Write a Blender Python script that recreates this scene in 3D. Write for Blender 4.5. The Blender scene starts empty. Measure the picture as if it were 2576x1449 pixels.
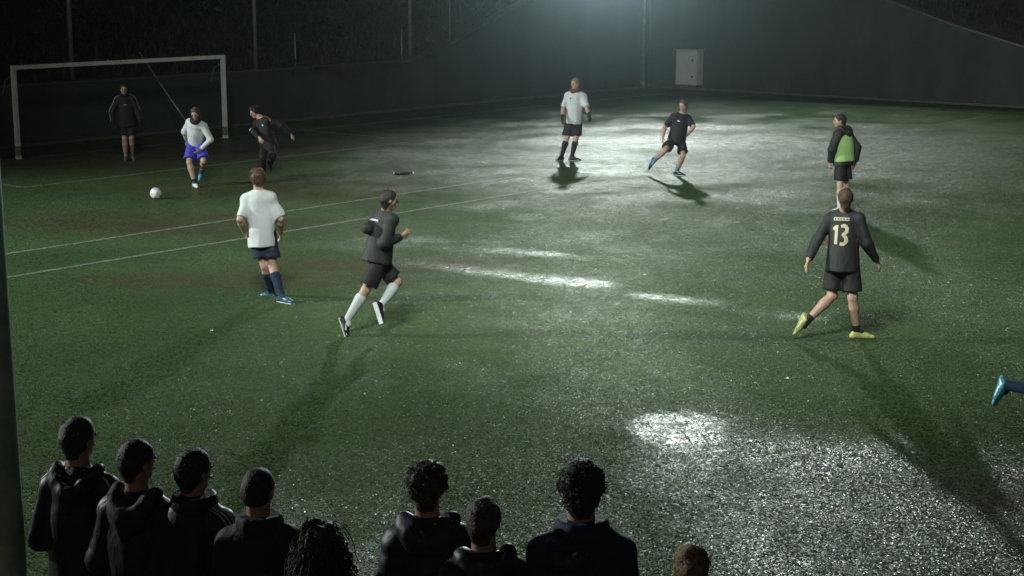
import bpy, math, random
import numpy as np
from mathutils import Vector
from mathutils.bvhtree import BVHTree

random.seed(7); np.random.seed(7)
sc = bpy.context.scene
col = sc.collection

# ------------------------------------------------------------------ camera
CAM_H = 4.25
FPX = 4000.0                                  # focal length in pixels of a 2576 px wide frame
PITCH = math.atan((724 + 75) / FPX)
cam_d = bpy.data.cameras.new('camera')
cam_d.sensor_width = 36.0
cam_d.lens = 36.0 * FPX / 2576.0
cam_d.clip_start = 0.1; cam_d.clip_end = 1500
cam = bpy.data.objects.new('camera', cam_d); col.objects.link(cam)
cam.location = (0, 0, CAM_H)
cam.rotation_euler = (math.pi/2 - PITCH, 0, 0)
sc.camera = cam

# ------------------------------------------------------------------ night sky
world = bpy.data.worlds.new('World'); sc.world = world; world.use_nodes = True
wn = world.node_tree
bg = wn.nodes['Background']
sky = wn.nodes.new('ShaderNodeTexSky'); sky.sky_type = 'NISHITA'; sky.sun_disc = False
sky.sun_elevation = math.radians(15); sky.sun_rotation = math.radians(200)
wn.links.new(sky.outputs[0], bg.inputs[0])
bg.inputs[1].default_value = 0.0075

# ------------------------------------------------------------------ exposure and render settings
sc.view_settings.view_transform = 'Standard'
sc.view_settings.look = 'None'
sc.view_settings.exposure = 0.0
sc.view_settings.gamma = 1.0
sc.cycles.use_denoising = True
sc.cycles.max_bounces = 6
sc.cycles.volume_bounces = 0
sc.cycles.sample_clamp_direct = 12.0
sc.cycles.sample_clamp_indirect = 2.0
sc.cycles.caustics_reflective = False
sc.cycles.caustics_refractive = False

# light levels of the three floodlight masts and the added glow lamp
MAIN_POWER = 33000.0
GLARE_POWER = 33000.0
LEFT_POWER = 37000.0
NEAR_POWER = 17500.0
HAZE_DENSITY = 0.0004
HAZE_G = 0.94

# ------------------------------------------------------------------ pitch axes
A1 = math.radians(50)
U1 = np.array([math.cos(A1), math.sin(A1), 0.0])      # along the goal line
U2 = np.array([math.sin(A1), -math.cos(A1), 0.0])     # away from the goal wall
Z3 = np.array([0, 0, 1.0])
def uv(a, b, z=0.0):
    return U1*a + U2*b + Z3*z

cp, sp_ = math.cos(PITCH), math.sin(PITCH)
CAMP = np.array([0, 0, CAM_H])
def ray(x, y):
    dx, dz = (x-1288)/FPX, -(y-724)/FPX
    w = np.array([dx, cp + dz*sp_, -sp_ + dz*cp])
    return w/np.linalg.norm(w)
def at(x, y, Y):
    w = ray(x, y); return CAMP + w*(Y/w[1])
def unit(v):
    v = np.asarray(v, float); n = np.linalg.norm(v); return v/n if n > 1e-9 else v

# ------------------------------------------------------------------ materials
def new_mat(name):
    m = bpy.data.materials.new(name); m.use_nodes = True
    nt = m.node_tree; return m, nt, nt.nodes['Principled BSDF']
def N(nt, t, **kw):
    n = nt.nodes.new(t)
    for k, v in kw.items(): setattr(n, k, v)
    return n
def surf(name, c, rough=0.7, var=0.25, scale=8.0, bump=0.15, bscale=60.0, metal=0.0, spec=0.4, sheen=0.0, stretch=(1, 1, 1), bdist=0.01):
    m, nt, b = new_mat(name)
    g = N(nt, 'ShaderNodeTexCoord'); mp = N(nt, 'ShaderNodeMapping'); mp.inputs['Scale'].default_value = stretch
    nt.links.new(g.outputs['Object'], mp.inputs[0])
    n1 = N(nt, 'ShaderNodeTexNoise'); n1.inputs['Scale'].default_value = scale; n1.inputs['Detail'].default_value = 5
    nt.links.new(mp.outputs[0], n1.inputs['Vector'])
    cr = N(nt, 'ShaderNodeValToRGB')
    cr.color_ramp.elements[0].position = 0.3; cr.color_ramp.elements[1].position = 0.7
    cr.color_ramp.elements[0].color = tuple(x*(1-var) for x in c) + (1,)
    cr.color_ramp.elements[1].color = tuple(min(1, x*(1+var)) for x in c) + (1,)
    nt.links.new(n1.outputs['Fac'], cr.inputs[0]); nt.links.new(cr.outputs[0], b.inputs['Base Color'])
    b.inputs['Roughness'].default_value = rough; b.inputs['Metallic'].default_value = metal
    b.inputs['Specular IOR Level'].default_value = spec
    if sheen: b.inputs['Sheen Weight'].default_value = sheen
    if bump:
        n2 = N(nt, 'ShaderNodeTexNoise'); n2.inputs['Scale'].default_value = bscale; n2.inputs['Detail'].default_value = 3
        nt.links.new(mp.outputs[0], n2.inputs['Vector'])
        bp = N(nt, 'ShaderNodeBump'); bp.inputs['Strength'].default_value = bump; bp.inputs['Distance'].default_value = bdist
        nt.links.new(n2.outputs['Fac'], bp.inputs['Height']); nt.links.new(bp.outputs[0], b.inputs['Normal'])
    return m

M = {}
def mat(k, *a, **kw):
    if k not in M: M[k] = surf(k, *a, **kw)
    return M[k]
mat('concrete_wall', (.040, .052, .045), rough=.85, var=.22, scale=1.3, bump=.25, bscale=14, spec=.2, stretch=(1, 1, .3))
mat('coping', (.06, .066, .06), rough=.45, var=.3, scale=3, spec=.5)
mat('galvanised', (.28, .30, .28), rough=.45, metal=.6, var=.25, scale=5)
mat('mast_paint', (.46, .54, .47), rough=.5, var=.35, scale=6, bump=.3, bscale=30)
mat('goal_paint', (.62, .66, .60), rough=.45, var=.12, scale=7, spec=.4)
mat('goal_worn', (.20, .19, .15), rough=.8, var=.5, scale=18)
mat('cabinet_paint', (.50, .52, .47), rough=.5, var=.08, scale=4)
mat('cabinet_dark', (.05, .05, .05), rough=.5)
mat('soil', (.026, .023, .016), rough=.95, var=.5, scale=1.2, bump=.6, bscale=9, bdist=.1)
mat('leaf', (.020, .036, .008), rough=.6, var=.5, scale=2.5, bump=0)
mat('leaf_dry', (.035, .030, .016), rough=.7, var=.5, scale=3, bump=0)
mat('bark', (.05, .04, .03), rough=.9)
mat('kerb', (.07, .075, .065), rough=.8, var=.3)
mat('skin', (.40, .255, .19), rough=.5, var=.06, scale=14, bump=.05, spec=.4)
mat('skin_shaded', (.36, .21, .145), rough=.5, var=.06, scale=14, bump=.05, spec=.4)  # darker copy of skin: the spectators' shade is put into the colour
mat('eye', (.02, .015, .012), rough=.2, bump=0)
mat('lip', (.30, .13, .10), rough=.5, bump=0)
mat('hair_dark', (.022, .016, .012), rough=.6, var=.5, scale=40, bump=.8, bscale=90, spec=.3)
mat('hair_brown', (.06, .036, .022), rough=.6, var=.5, scale=40, bump=.8, bscale=90, spec=.3)
mat('hair_fair', (.17, .11, .05), rough=.6, var=.5, scale=40, bump=.8, bscale=90, spec=.3)
mat('white_cloth', (.50, .535, .545), rough=.8, var=.04, scale=6, bump=.35, bscale=16, stretch=(1, 1, .35), bdist=.03, spec=.2)
mat('black_cloth', (.011, .012, .012), rough=.75, var=.3, scale=5, bump=.5, bscale=14, stretch=(1, 1, .35), bdist=.03, spec=.3)
mat('charcoal_cloth', (.014, .018, .017), rough=.7, var=.3, scale=5, bump=.5, bscale=14, stretch=(1, 1, .35), bdist=.03, spec=.35)
mat('navy_cloth', (.012, .018, .04), rough=.75, var=.3, scale=5, bump=.4, bscale=14, bdist=.03, spec=.3)
mat('navy_sock', (.012, .03, .055), rough=.85, bump=.3, spec=.2)
mat('blue_cloth', (.05, .055, .42), rough=.7, var=.15, bump=.5, bscale=12, stretch=(1, 1, .35), bdist=.03, spec=.3)
mat('bib_green', (.25, .43, .15), rough=.7, var=.12, bump=.5, bscale=12, stretch=(1, 1, .3), bdist=.03, spec=.3)
mat('red_cloth', (.13, .022, .02), rough=.85, bump=.4, spec=.2)
mat('slick_black', (.008, .009, .010), rough=.5, var=.3, scale=5, bump=.5, bscale=9, stretch=(1.5, 1.5, .6), bdist=.03, spec=.22)
mat('puffer_navy', (.012, .016, .021), rough=.5, var=.3, scale=5, bump=.4, bscale=9, bdist=.03, spec=.26)
mat('white_trim', (.72, .74, .74), rough=.6, var=.06, bump=0)
mat('grey_trim', (.36, .38, .38), rough=.5, var=.06, bump=0)
mat('orange_trim', (.50, .19, .06), rough=.6, var=.06, bump=0)
mat('red_trim', (.22, .05, .035), rough=.7, var=.06, bump=0)
mat('gold_print', (.44, .40, .26), rough=.55, var=.08, bump=0)
mat('dark_print', (.05, .06, .10), rough=.6, bump=0)
mat('faint_print', (.38, .42, .46), rough=.6, bump=0)
mat('shoe_black', (.014, .014, .015), rough=.28, bump=.2, spec=.6)
mat('shoe_white', (.62, .66, .68), rough=.3, bump=.2, spec=.6)
mat('shoe_blue', (.06, .28, .36), rough=.3, bump=.2, spec=.6)
mat('shoe_navy', (.03, .08, .14), rough=.3, bump=.2, spec=.6)
mat('shoe_yellow', (.36, .40, .12), rough=.35, bump=.2, spec=.5)
mat('shoe_grey', (.13, .12, .12), rough=.5, bump=.2, spec=.4)
mat('blue_sock', (.13, .22, .34), rough=.85, bump=.3, spec=.2)
mat('ball_white', (.78, .79, .78), rough=.3, var=.03, bump=0, spec=.5)
mat('ball_dark', (.50, .51, .53), rough=.35, bump=0, spec=.5)
mat('plastic_dark', (.02, .022, .02), rough=.3, bump=0, spec=.6)
mat('paper', (.75, .76, .72), rough=.5, bump=0)
mat('steel_dark', (.05, .05, .05), rough=.5, bump=0)
def lamp_mat():
    m, nt, b = new_mat('lamp_lens')
    b.inputs['Base Color'].default_value = (.8, .85, .9, 1)
    b.inputs['Emission Color'].default_value = (.85, .95, 1, 1)
    b.inputs['Emission Strength'].default_value = 60
    m.cycles.emission_sampling = 'NONE'
    return m
M['lamp_lens'] = lamp_mat()

def turf_mat(name, paint=False):
    m, nt, b = new_mat(name); L = nt.links.new
    pos = N(nt, 'ShaderNodeNewGeometry').outputs['Position']
    def noise(s, d=4, r=.55, vec=pos):
        n = N(nt, 'ShaderNodeTexNoise'); n.inputs['Scale'].default_value = s; n.inputs['Detail'].default_value = d
        n.inputs['Roughness'].default_value = r; L(vec, n.inputs['Vector']); return n.outputs['Fac']
    def ramp(f, a, ca, z, cz):
        r = N(nt, 'ShaderNodeValToRGB'); r.color_ramp.elements[0].position = a; r.color_ramp.elements[1].position = z
        r.color_ramp.elements[0].color = ca + (1,); r.color_ramp.elements[1].color = cz + (1,); L(f, r.inputs[0]); return r.outputs[0]
    def mix(f, a, c, bt='MIX'):
        x = N(nt, 'ShaderNodeMix', data_type='RGBA', blend_type=bt)
        if isinstance(f, float): x.inputs[0].default_value = f
        else: L(f, x.inputs[0])
        L(a, x.inputs[6]); L(c, x.inputs[7]); return x.outputs[2]
    def mathn(op, a, c=None, cl=False):
        x = N(nt, 'ShaderNodeMath', operation=op); x.use_clamp = cl
        for i, v in enumerate((a, c)):
            if v is None: continue
            if isinstance(v, (int, float)): x.inputs[i].default_value = v
            else: L(v, x.inputs[i])
        return x.outputs[0]
    wet = N(nt, 'ShaderNodeAttribute', attribute_name='wet').outputs['Fac']
    brk = mathn('MULTIPLY', mathn('MULTIPLY', mathn('SUBTRACT', noise(5.5, 6, .65), .36, True), 4.2), mathn('MULTIPLY', mathn('SUBTRACT', noise(1.3, 4, .6), .30, True), 5.0))
    wet = mathn('MULTIPLY', wet, mathn('ADD', .30, brk), True)
    big = ramp(noise(.35, 5), .35, (.050, .082, .035), .68, (.074, .114, .050))
    fine = ramp(noise(55, 3, .7), .3, (.45, .45, .45), .75, (1.5, 1.5, 1.4))
    c = mix(1.0, big, fine, 'MULTIPLY')
    brown = N(nt, 'ShaderNodeAttribute', attribute_name='worn').outputs['Fac']
    bc = N(nt, 'ShaderNodeRGB'); bc.outputs[0].default_value = (.06, .045, .028, 1)
    c = mix(mathn('MULTIPLY', brown, noise(2.0, 4), True), c, bc.outputs[0])
    if paint:
        wc = ramp(noise(9, 4, .7), .25, (.08, .10, .07), .66, (.30, .32, .26))
        c = mix(.86, c, wc)
    L(c, b.inputs['Base Color'])
    # every blade tuft leans its own way: random facet tilt, flatter where water stands between the blades
    v1 = N(nt, 'ShaderNodeTexVoronoi'); v1.inputs['Scale'].default_value = 105
    v2 = N(nt, 'ShaderNodeTexVoronoi'); v2.inputs['Scale'].default_value = 42
    L(pos, v1.inputs['Vector']); L(pos, v2.inputs['Vector'])
    def centred(o, k):
        s = N(nt, 'ShaderNodeVectorMath', operation='SUBTRACT'); L(o, s.inputs[0]); s.inputs[1].default_value = (.5, .5, .5)
        t = N(nt, 'ShaderNodeVectorMath', operation='SCALE'); L(s.outputs[0], t.inputs[0])
        if isinstance(k, float): t.inputs['Scale'].default_value = k
        else: L(k, t.inputs['Scale'])
        return t.outputs[0]
    wet2 = mathn('MULTIPLY', N(nt, 'ShaderNodeAttribute', attribute_name='pool').outputs['Fac'], mathn('ADD', .25, brk), True)
    tilt = mathn('SUBTRACT', 1.50, mathn('MULTIPLY', wet2, 1.15))
    add = N(nt, 'ShaderNodeVectorMath', operation='ADD')
    L(centred(v1.outputs['Color'], tilt), add.inputs[0]); L(centred(v2.outputs['Color'], mathn('MULTIPLY', mathn('SUBTRACT', tilt, .35), .5)), add.inputs[1])
    fl = N(nt, 'ShaderNodeVectorMath', operation='MULTIPLY'); L(add.outputs[0], fl.inputs[0]); fl.inputs[1].default_value = (1, 1, .0)
    up = N(nt, 'ShaderNodeVectorMath', operation='ADD'); L(fl.outputs[0], up.inputs[0]); up.inputs[1].default_value = (0, 0, 1)
    nm = N(nt, 'ShaderNodeVectorMath', operation='NORMALIZE'); L(up.outputs[0], nm.inputs[0])
    L(nm.outputs[0], b.inputs['Normal'])
    rr = mathn('SUBTRACT', mathn('SUBTRACT', .60, mathn('MULTIPLY', wet, .17)), mathn('MULTIPLY', wet2, .30))
    sep = N(nt, 'ShaderNodeSeparateColor'); v3 = N(nt, 'ShaderNodeTexVoronoi'); v3.inputs['Scale'].default_value = 120; L(pos, v3.inputs['Vector']); L(v3.outputs['Color'], sep.inputs[0])
    drop = mathn('GREATER_THAN', sep.outputs[2], mathn('SUBTRACT', .86, mathn('MULTIPLY', wet, .42)))                        # blade tips holding a water drop
    rr = mathn('SUBTRACT', rr, mathn('MULTIPLY', drop, mathn('SUBTRACT', rr, .27)))
    L(rr, b.inputs['Roughness'])
    sp = mathn('ADD', .005, mathn('MULTIPLY', wet, .62))
    sp = mathn('ADD', sp, mathn('MULTIPLY', drop, mathn('ADD', .015, mathn('MULTIPLY', wet, .8))))
    L(sp, b.inputs['Specular IOR Level'])
    return m
M['turf'] = turf_mat('turf'); M['line_paint'] = turf_mat('line_paint', True)

# ------------------------------------------------------------------ mesh helpers
def tag(o, label=None, cat=None, group=None, kind=None):
    if label: o['label'] = label
    if cat: o['category'] = cat
    if group: o['group'] = group
    if kind: o['kind'] = kind
    return o
def mesh_from(name, V, F):
    me = bpy.data.meshes.new(name); V = np.asarray(V, np.float32)
    if isinstance(F, np.ndarray) and F.ndim == 2:
        k = F.shape[1]
        me.vertices.add(len(V)); me.vertices.foreach_set('co', V.ravel())
        me.loops.add(F.size); me.loops.foreach_set('vertex_index', F.astype(np.int32).ravel())
        me.polygons.add(len(F)); me.polygons.foreach_set('loop_start', np.arange(0, F.size, k, dtype=np.int32))
        me.polygons.foreach_set('loop_total', np.full(len(F), k, np.int32)); me.update(calc_edges=True)
    else:
        me.from_pydata([tuple(map(float, v)) for v in V], [], [tuple(map(int, f)) for f in F]); me.update()
    return me
def obj(name, V, F, m, parent=None, origin=None, smooth=False):
    V = np.asarray(V, float)
    o0 = np.zeros(3)
    if parent is not None: o0 = np.array(parent['_o'])
    elif origin is not None: o0 = np.asarray(origin, float)
    me = mesh_from(name, V - o0, F)
    me.materials.append(M[m])
    if smooth: me.polygons.foreach_set('use_smooth', np.ones(len(me.polygons), bool))
    o = bpy.data.objects.new(name, me); col.objects.link(o)
    o['_o'] = [float(x) for x in o0]
    if parent is not None: o.parent = parent
    else: o.location = o0
    return o
def empty(name, origin):
    o = bpy.data.objects.new(name, None); col.objects.link(o); o.location = origin
    o.empty_display_size = .2; o['_o'] = [float(x) for x in origin]; return o
class MB:
    def __init__(s): s.V = []; s.F = []
    def add(s, V, F):
        n = len(s.V); s.V += [np.asarray(v, float) for v in V]; s.F += [[n+i for i in f] for f in F]; return s
    def box(s, c, ax, ay, az):
        c, ax, ay, az = map(lambda v: np.asarray(v, float), (c, ax, ay, az))
        P = [c+ax*i+ay*j+az*k for k in (-1, 1) for j in (-1, 1) for i in (-1, 1)]
        return s.add(P, [[0, 2, 3, 1], [4, 5, 7, 6], [0, 1, 5, 4], [2, 6, 7, 3], [0, 4, 6, 2], [1, 3, 7, 5]])
    def tube(s, pts, r, n=10, cap=True):
        pts = [np.asarray(p, float) for p in pts]; r = r if hasattr(r, '__len__') else [r]*len(pts)
        V = []; F = []; up = None
        for i, p in enumerate(pts):
            d = unit(pts[min(i+1, len(pts)-1)] - pts[max(i-1, 0)])
            if up is None:
                t = np.array([0, 0, 1.]) if abs(d[2]) < .9 else np.array([1., 0, 0]); a = unit(np.cross(d, t))
            else: a = unit(up - d*np.dot(up, d))
            up = a; b = np.cross(d, a)
            V += [p + r[i]*(a*math.cos(2*math.pi*k/n) + b*math.sin(2*math.pi*k/n)) for k in range(n)]
        for i in range(len(pts)-1):
            for k in range(n):
                F.append([i*n+k, i*n+(k+1) % n, (i+1)*n+(k+1) % n, (i+1)*n+k])
        if cap:
            F.append([k for k in range(n)][::-1]); F.append([(len(pts)-1)*n+k for k in range(n)])
        return s.add(V, F)
    def build(s, name, m, parent=None, origin=None, smooth=False):
        return obj(name, s.V, s.F, m, parent, origin, smooth)

# ================================================================== SETTING
# ground sheet reaching past everything
obj('ground', [(-400, -200, -.06), (400, -200, -.06), (400, 500, -.06), (-400, 500, -.06)], [[0, 1, 2, 3]], 'soil')['kind'] = 'structure'

WALL_U2 = -34.6; WALL_U1 = 49.2
def vnoise(x, y, seed, octv=4, f0=.25):
    r = np.random.RandomState(seed); out = 0; amp = 1; tot = 0
    for o in range(octv):
        for _ in range(4):
            a = r.uniform(0, 2*math.pi); k = f0*(2**o)*r.uniform(.7, 1.4)*2*math.pi
            out = out + amp*np.sin(k*(x*math.cos(a)+y*math.sin(a)) + r.uniform(0, 6.28) + 1.3*np.sin(k*.5*(y*math.cos(a)-x*math.sin(a))))
        tot += amp*2.0; amp *= .55
    return out/tot
def wetness(X, Y):
    """gloss of the damp blades, and where water really stands"""
    n = vnoise(X*.6, Y*.35, 3, 5, .30)
    g = .014 + .07*np.clip(n, -.2, 1); pool = np.zeros_like(X); br = .45*vnoise(X, Y, 11, 4, .35)
    for cx, cy, rx, ry, a, rot, pl in WETS:
        c, s = math.cos(rot), math.sin(rot); dx, dy = X-cx, Y-cy
        u = (dx*c+dy*s)/rx; v = (-dx*s+dy*c)/ry
        d = np.sqrt(u*u+v*v) + br; f = a*np.clip(1.25-d, 0, 1)**1.2
        g = g + f*np.clip(1+(1.7 if cy < 20 else .6)*n, .05, 2.2)
        pool = pool + f*pl
    return np.clip(g, 0, 1), np.clip(pool, 0, 1)
WETS = [(2, 28, 15, 8, .05, 0, 0), (9, 38, 18, 8, .72, 0, 0), (4.7, 40.2, 4.6, 1.6, .95, -.05, .55), (5.0, 44.0, 2.6, .7, .85, 0, .55), (4.0, 36.3, 7.0, 2.6, .20, 0, 0), (13, 38, 8, 4.5, .5, 0, 0),
        (.55, 23.9, 1.0, .30, .85, -.42, 1), (.15, 22.1, 1.45, .25, .8, -.52, 1), (2.05, 20.6, .8, .22, .7, -.5, 1), (3.3, 19.6, .6, .25, .8, -.45, 1),
        (-1.4, 25.2, 1.2, .3, .4, -.15, 1), (-2.2, 24.6, 2, .4, .3, -.1, 0),
        (1.55, 14.45, .44, .42, 1.7, 0, .95), (2.9, 13.8, 1.3, .7, .35, -.2, 1), (2.9, 12.0, 3.4, 1.9, .30, -.1, 0), (.9, 11.4, 1.6, .8, .28, 0, 0), (-2.2, 10.8, 1.6, .7, .24, 0, 0), (5.2, 12.5, 1.6, 2, .2, 0, 0)]
WORN = [(-4.5, 31.5, 3.0, 1.8), (-2.0, 23.0, 2.0, .6), (-4.0, 21.8, 2.2, .6), (-9, 36, 4, 2.0), (-7, 38.5, 4, 1.5), (4.3, 12.4, 1.0, .8), (-.85, 10.8, .35, .35), (-6, 27, 3, 1.2)]
def turf_grid(u1s, u2s, z):
    A, B = np.meshgrid(u1s, u2s, indexing='ij'); X = A*U1[0]+B*U2[0]; Y = A*U1[1]+B*U2[1]
    n1, n2 = A.shape
    V = np.stack([X, Y, np.full_like(X, z)], -1).reshape(-1, 3)
    i = np.arange(n1*n2).reshape(n1, n2)
    F = np.stack([i[:-1, :-1], i[1:, :-1], i[1:, 1:], i[:-1, 1:]], -1).reshape(-1, 4)[:, ::-1]
    return V, F, X, Y
def add_attrs(o, X, Y):
    for nm, w in zip(('wet', 'pool'), wetness(X, Y)):
        a = o.data.attributes.new(nm, 'FLOAT', 'POINT'); a.data.foreach_set('value', w.ravel().astype(np.float32))
    b = np.zeros(X.size, np.float32)
    for cx, cy, rx, ry in WORN:
        b += np.clip(1.3-np.hypot((X-cx)/rx, (Y-cy)/ry), 0, 1).ravel()
    a = o.data.attributes.new('worn', 'FLOAT', 'POINT'); a.data.foreach_set('value', np.clip(b*1.6, 0, 1).astype(np.float32))
def arange(a, b, s): return np.linspace(a, b, max(2, int(round((b-a)/s))+1))
V, F, X, Y = turf_grid(arange(-14, WALL_U1-.6, .16), arange(WALL_U2+.5, 12, .16), 0.0)
pitch = obj('pitch', V, F, 'turf'); add_attrs(pitch, X, Y); pitch['kind'] = 'structure'
LZ = .004
def line(name, a0, a1, b0, b1):
    V, F, X, Y = turf_grid(arange(a0, a1, .25), arange(b0, b1, .25), LZ)
    o = obj(name, V, F, 'line_paint', pitch); add_attrs(o, X, Y); return o
w = .05
line('goal_line', 0, 45.9, -32.05-w, -32.05+w)
line('area_line', 17.87, 29.4, -27.72-w, -27.72+w)
line('area_line', 17.82, 17.92, -32.0, -27.77)
line('area_line', 29.35, 29.45, -32.0, -27.77)
line('pitch_line', 2, 25.5, -21.3-w, -21.3+w)
line('pitch_line', 2, 26.5, -19.62-w, -19.62+w)
line('pitch_line', 39.5, 45.8, -19.62-.02, -19.62+.02)
line('touch_line', 45.9, 46.0, -32.0, -19.7)

# kerb strip along the foot of the walls
k = MB(); k.box(uv(17.4, WALL_U2+.33, .04), U1*31.4, U2*.10, Z3*.04); k.build('kerb', 'kerb')['kind'] = 'structure'
k = MB(); k.box(uv(WALL_U1-.43, -11.2, .04), U1*.10, U2*23.0, Z3*.04); k.build('kerb', 'kerb')['kind'] = 'structure'
k = MB(); k.box(uv(17.4, WALL_U2+.12, -.01), U1*31.6, U2*.14, Z3*.02); k.build('gutter', 'kerb')['kind'] = 'structure'
k = MB(); k.box(uv(WALL_U1-.18, -11.2, -.01), U1*.18, U2*23.2, Z3*.02); k.build('gutter', 'kerb')['kind'] = 'structure'

# ------------------------------------------------------------------ retaining walls, top edge following the hill
def top0(a):   # behind the goal
    return np.interp(a, [-20, 36.2, 37.8, 41, 45, 49.6], [1.42, 1.44, 1.80, 2.89, 4.2, 5.6])
def top1(b):   # far side of the pitch
    return np.interp(b, [-35, -24.7, -22.6, -20.2, -12, 12], [5.6, 3.15, 2.48, 1.85, 1.0, .9])
def wall(name, label, pts, tops, nrm, th=.3):
    n = len(pts); P = []; Fc = []
    for p, t in zip(pts, tops):
        for q in (p, p-nrm*th):
            P += [np.append(q[:2], -.05), np.append(q[:2], t)]
    for i in range(n-1):
        a, b = 4*i, 4*i+4
        Fc += [[a, b, b+1, a+1], [a+2, a+3, b+3, b+2], [a+1, b+1, b+3, a+3]]
    Fc += [[0, 1, 3, 2], [4*n-4, 4*n-2, 4*n-1, 4*n-3]]
    o = obj(name, P, Fc, 'concrete_wall', origin=np.append(pts[0][:2], 0)); tag(o, label, 'wall')
    cpg = MB()
    for i in range(n-1):
        for j in range(1):
            a = np.append((pts[i]-nrm*th/2)[:2], tops[i]+.033); b = np.append((pts[i+1]-nrm*th/2)[:2], tops[i+1]+.033)
            d = (b-a)/2; cpg.box((a+b)/2, d*.9995, nrm*(th/2+.03), Z3*.03)
    cpg.build('coping', 'coping', o)
    return o
us = np.array([-14, 0, 12, 20, 28, 36.2, 37.0, 37.8, 39.4, 41, 43, 45, 47, 49.2])
wall('retaining_wall', 'dark grey concrete wall behind the goal, its top rising towards the corner', [uv(a, WALL_U2) for a in us], [float(top0(a)) for a in us], U2)
vs = np.array([-34.6, -31, -28, -24.7, -22.6, -20.2, -16, -12, -4, 4, 12])
wall('retaining_wall', 'dark grey concrete wall on the far right side, its top sloping down to the right', [uv(WALL_U1+.02, b) for b in vs], [float(top1(b)) for b in vs], -U1)

# ------------------------------------------------------------------ hillside above the walls
def hill_h(a, b):
    d0 = np.clip(WALL_U2-.15-b, 0, None); d1 = np.clip(a-WALL_U1-.15, 0, None)
    base0 = top0(np.clip(a, -20, 49.6)); base1 = top1(np.clip(b, -35, 12))
    base = np.where(d0 >= d1, base0, base1)
    base = np.where((d0 > 0) & (d1 > 0), 5.5, base)
    d = np.hypot(d0, d1)
    X = a*U1[0]+b*U2[0]; Yy = a*U1[1]+b*U2[1]
    return base - .10 + .42*d + .25*np.clip(d, 0, 3)/3*vnoise(X, Yy, 21, 4, .12)
def hill(name, a0, a1, b0, b1, st):
    A, B = np.meshgrid(arange(a0, a1, st), arange(b0, b1, st), indexing='ij')
    Zz = hill_h(A, B); V = (A[..., None]*U1 + B[..., None]*U2); V[..., 2] = Zz
    n1, n2 = A.shape; i = np.arange(n1*n2).reshape(n1, n2)
    F = np.stack([i[:-1, :-1], i[1:, :-1], i[1:, 1:], i[:-1, 1:]], -1).reshape(-1, 4)[:, ::-1]
    obj(name, V.reshape(-1, 3), F, 'soil', smooth=True)['kind'] = 'structure'
hill('hillside', -16, 49.35, -80, WALL_U2-.27, .5)
hill('hillside', 49.47, 95, -80, 12, .5)

# grass and weeds on the hill, nobody could count them
def tufts(name, n, amin, amax, bmin, bmax, m, label, hmin=.15, hmax=.5, seed=1):
    r = np.random.RandomState(seed); V = []; F = []
    a = r.uniform(amin, amax, n); b = r.uniform(bmin, bmax, n); h = hill_h(a, b)
    for i in range(n):
        o = uv(a[i], b[i], h[i]-.03); sc_ = r.uniform(hmin, hmax)
        for k in range(7):
            an = r.uniform(0, 6.28); d = np.array([math.cos(an), math.sin(an), 0]); s = np.array([-d[1], d[0], 0])
            l = sc_*r.uniform(.5, 1.2); wv = .012+.05*sc_*r.uniform(.4, 1)
            p0 = o+d*r.uniform(0, .12); p1 = p0+d*l*.25+Z3*l*.6; p2 = p0+d*l*r.uniform(.4, .9)+Z3*l*r.uniform(.5, 1)
            j = len(V); V += [p0-s*wv*.6, p0+s*wv*.6, p1+s*wv, p1-s*wv, p2]; F += [[j, j+1, j+2, j+3], [j+3, j+2, j+4]]
    o = obj(name, V, F, m); tag(o, label, 'undergrowth', kind='stuff')
tufts('hill_grass', 2600, 18, 48, -44, WALL_U2-.35, 'leaf', 'dark grass and weeds covering the hill above the goal wall', .15, .55, 1)
tufts('dry_grass', 900, 18, 46, -42, WALL_U2-.35, 'leaf_dry', 'dry brown weeds among the grass above the goal wall', .2, .7, 2)
tufts('bank_grass', 3000, 49.6, 62, -32, -12, 'leaf', 'green grass bank above the far right wall', .12, .4, 3)
# trailing plants hanging over the wall top
def bush(loc, size, seed, label, m='leaf', n=900):
    r = np.random.RandomState(seed); o = empty('bush', loc); tag(o, label, 'bush', 'bushes on the hill above the goal wall')
    t = MB(); tips = []
    for k in range(7):
        an = r.uniform(0, 6.28); d = np.array([math.cos(an)*.5, math.sin(an)*.5, 1]); tip = np.array(loc)+unit(d)*size*r.uniform(.6, .95)
        t.tube([np.array(loc)-Z3*.1, (np.array(loc)+tip)/2+r.normal(0, .05, 3), tip], [.03*size, .02*size, .008], 5); tips.append(tip)
    t.build('stem', 'bark', o)
    V = []; F = []
    for k in range(n):
        tp = tips[r.randint(len(tips))]; p = np.array(loc) + (tp-np.array(loc))*r.uniform(.3, 1.05) + r.normal(0, .17*size, 3)
        p[2] = max(p[2], loc[2]); a = unit(r.normal(size=3)); b = unit(np.cross(a, r.normal(size=3))); l = size*r.uniform(.05, .11)
        j = len(V); V += [p-a*l, p-b*l*.5, p+a*l, p+b*l*.5]; F.append([j, j+1, j+2, j+3])
    obj('foliage', V, np.array(F), m, o)
for a, b, s, sd, lb in ((34.4, -36.6, 1.0, 5, 'round green bush above the goal wall near where its top starts to rise'), (31.0, -38.2, 1.3, 6, 'dim bush on the hill behind the second steel pole from the left'),
                        (26.0, -37.5, 1.2, 7, 'dark bush on the hill above the goal crossbar'), (38.0, -37.2, 1.1, 8, 'bush on the hill just right of the third steel pole'), (40.5, -36.4, .9, 9, 'bush beside the sloping wall top under the floodlight glow')):
    h = float(hill_h(np.array(a), np.array(b))); bush(uv(a, b, h), s, sd, lb)
r = np.random.RandomState(31); V = []; F = []
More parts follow.
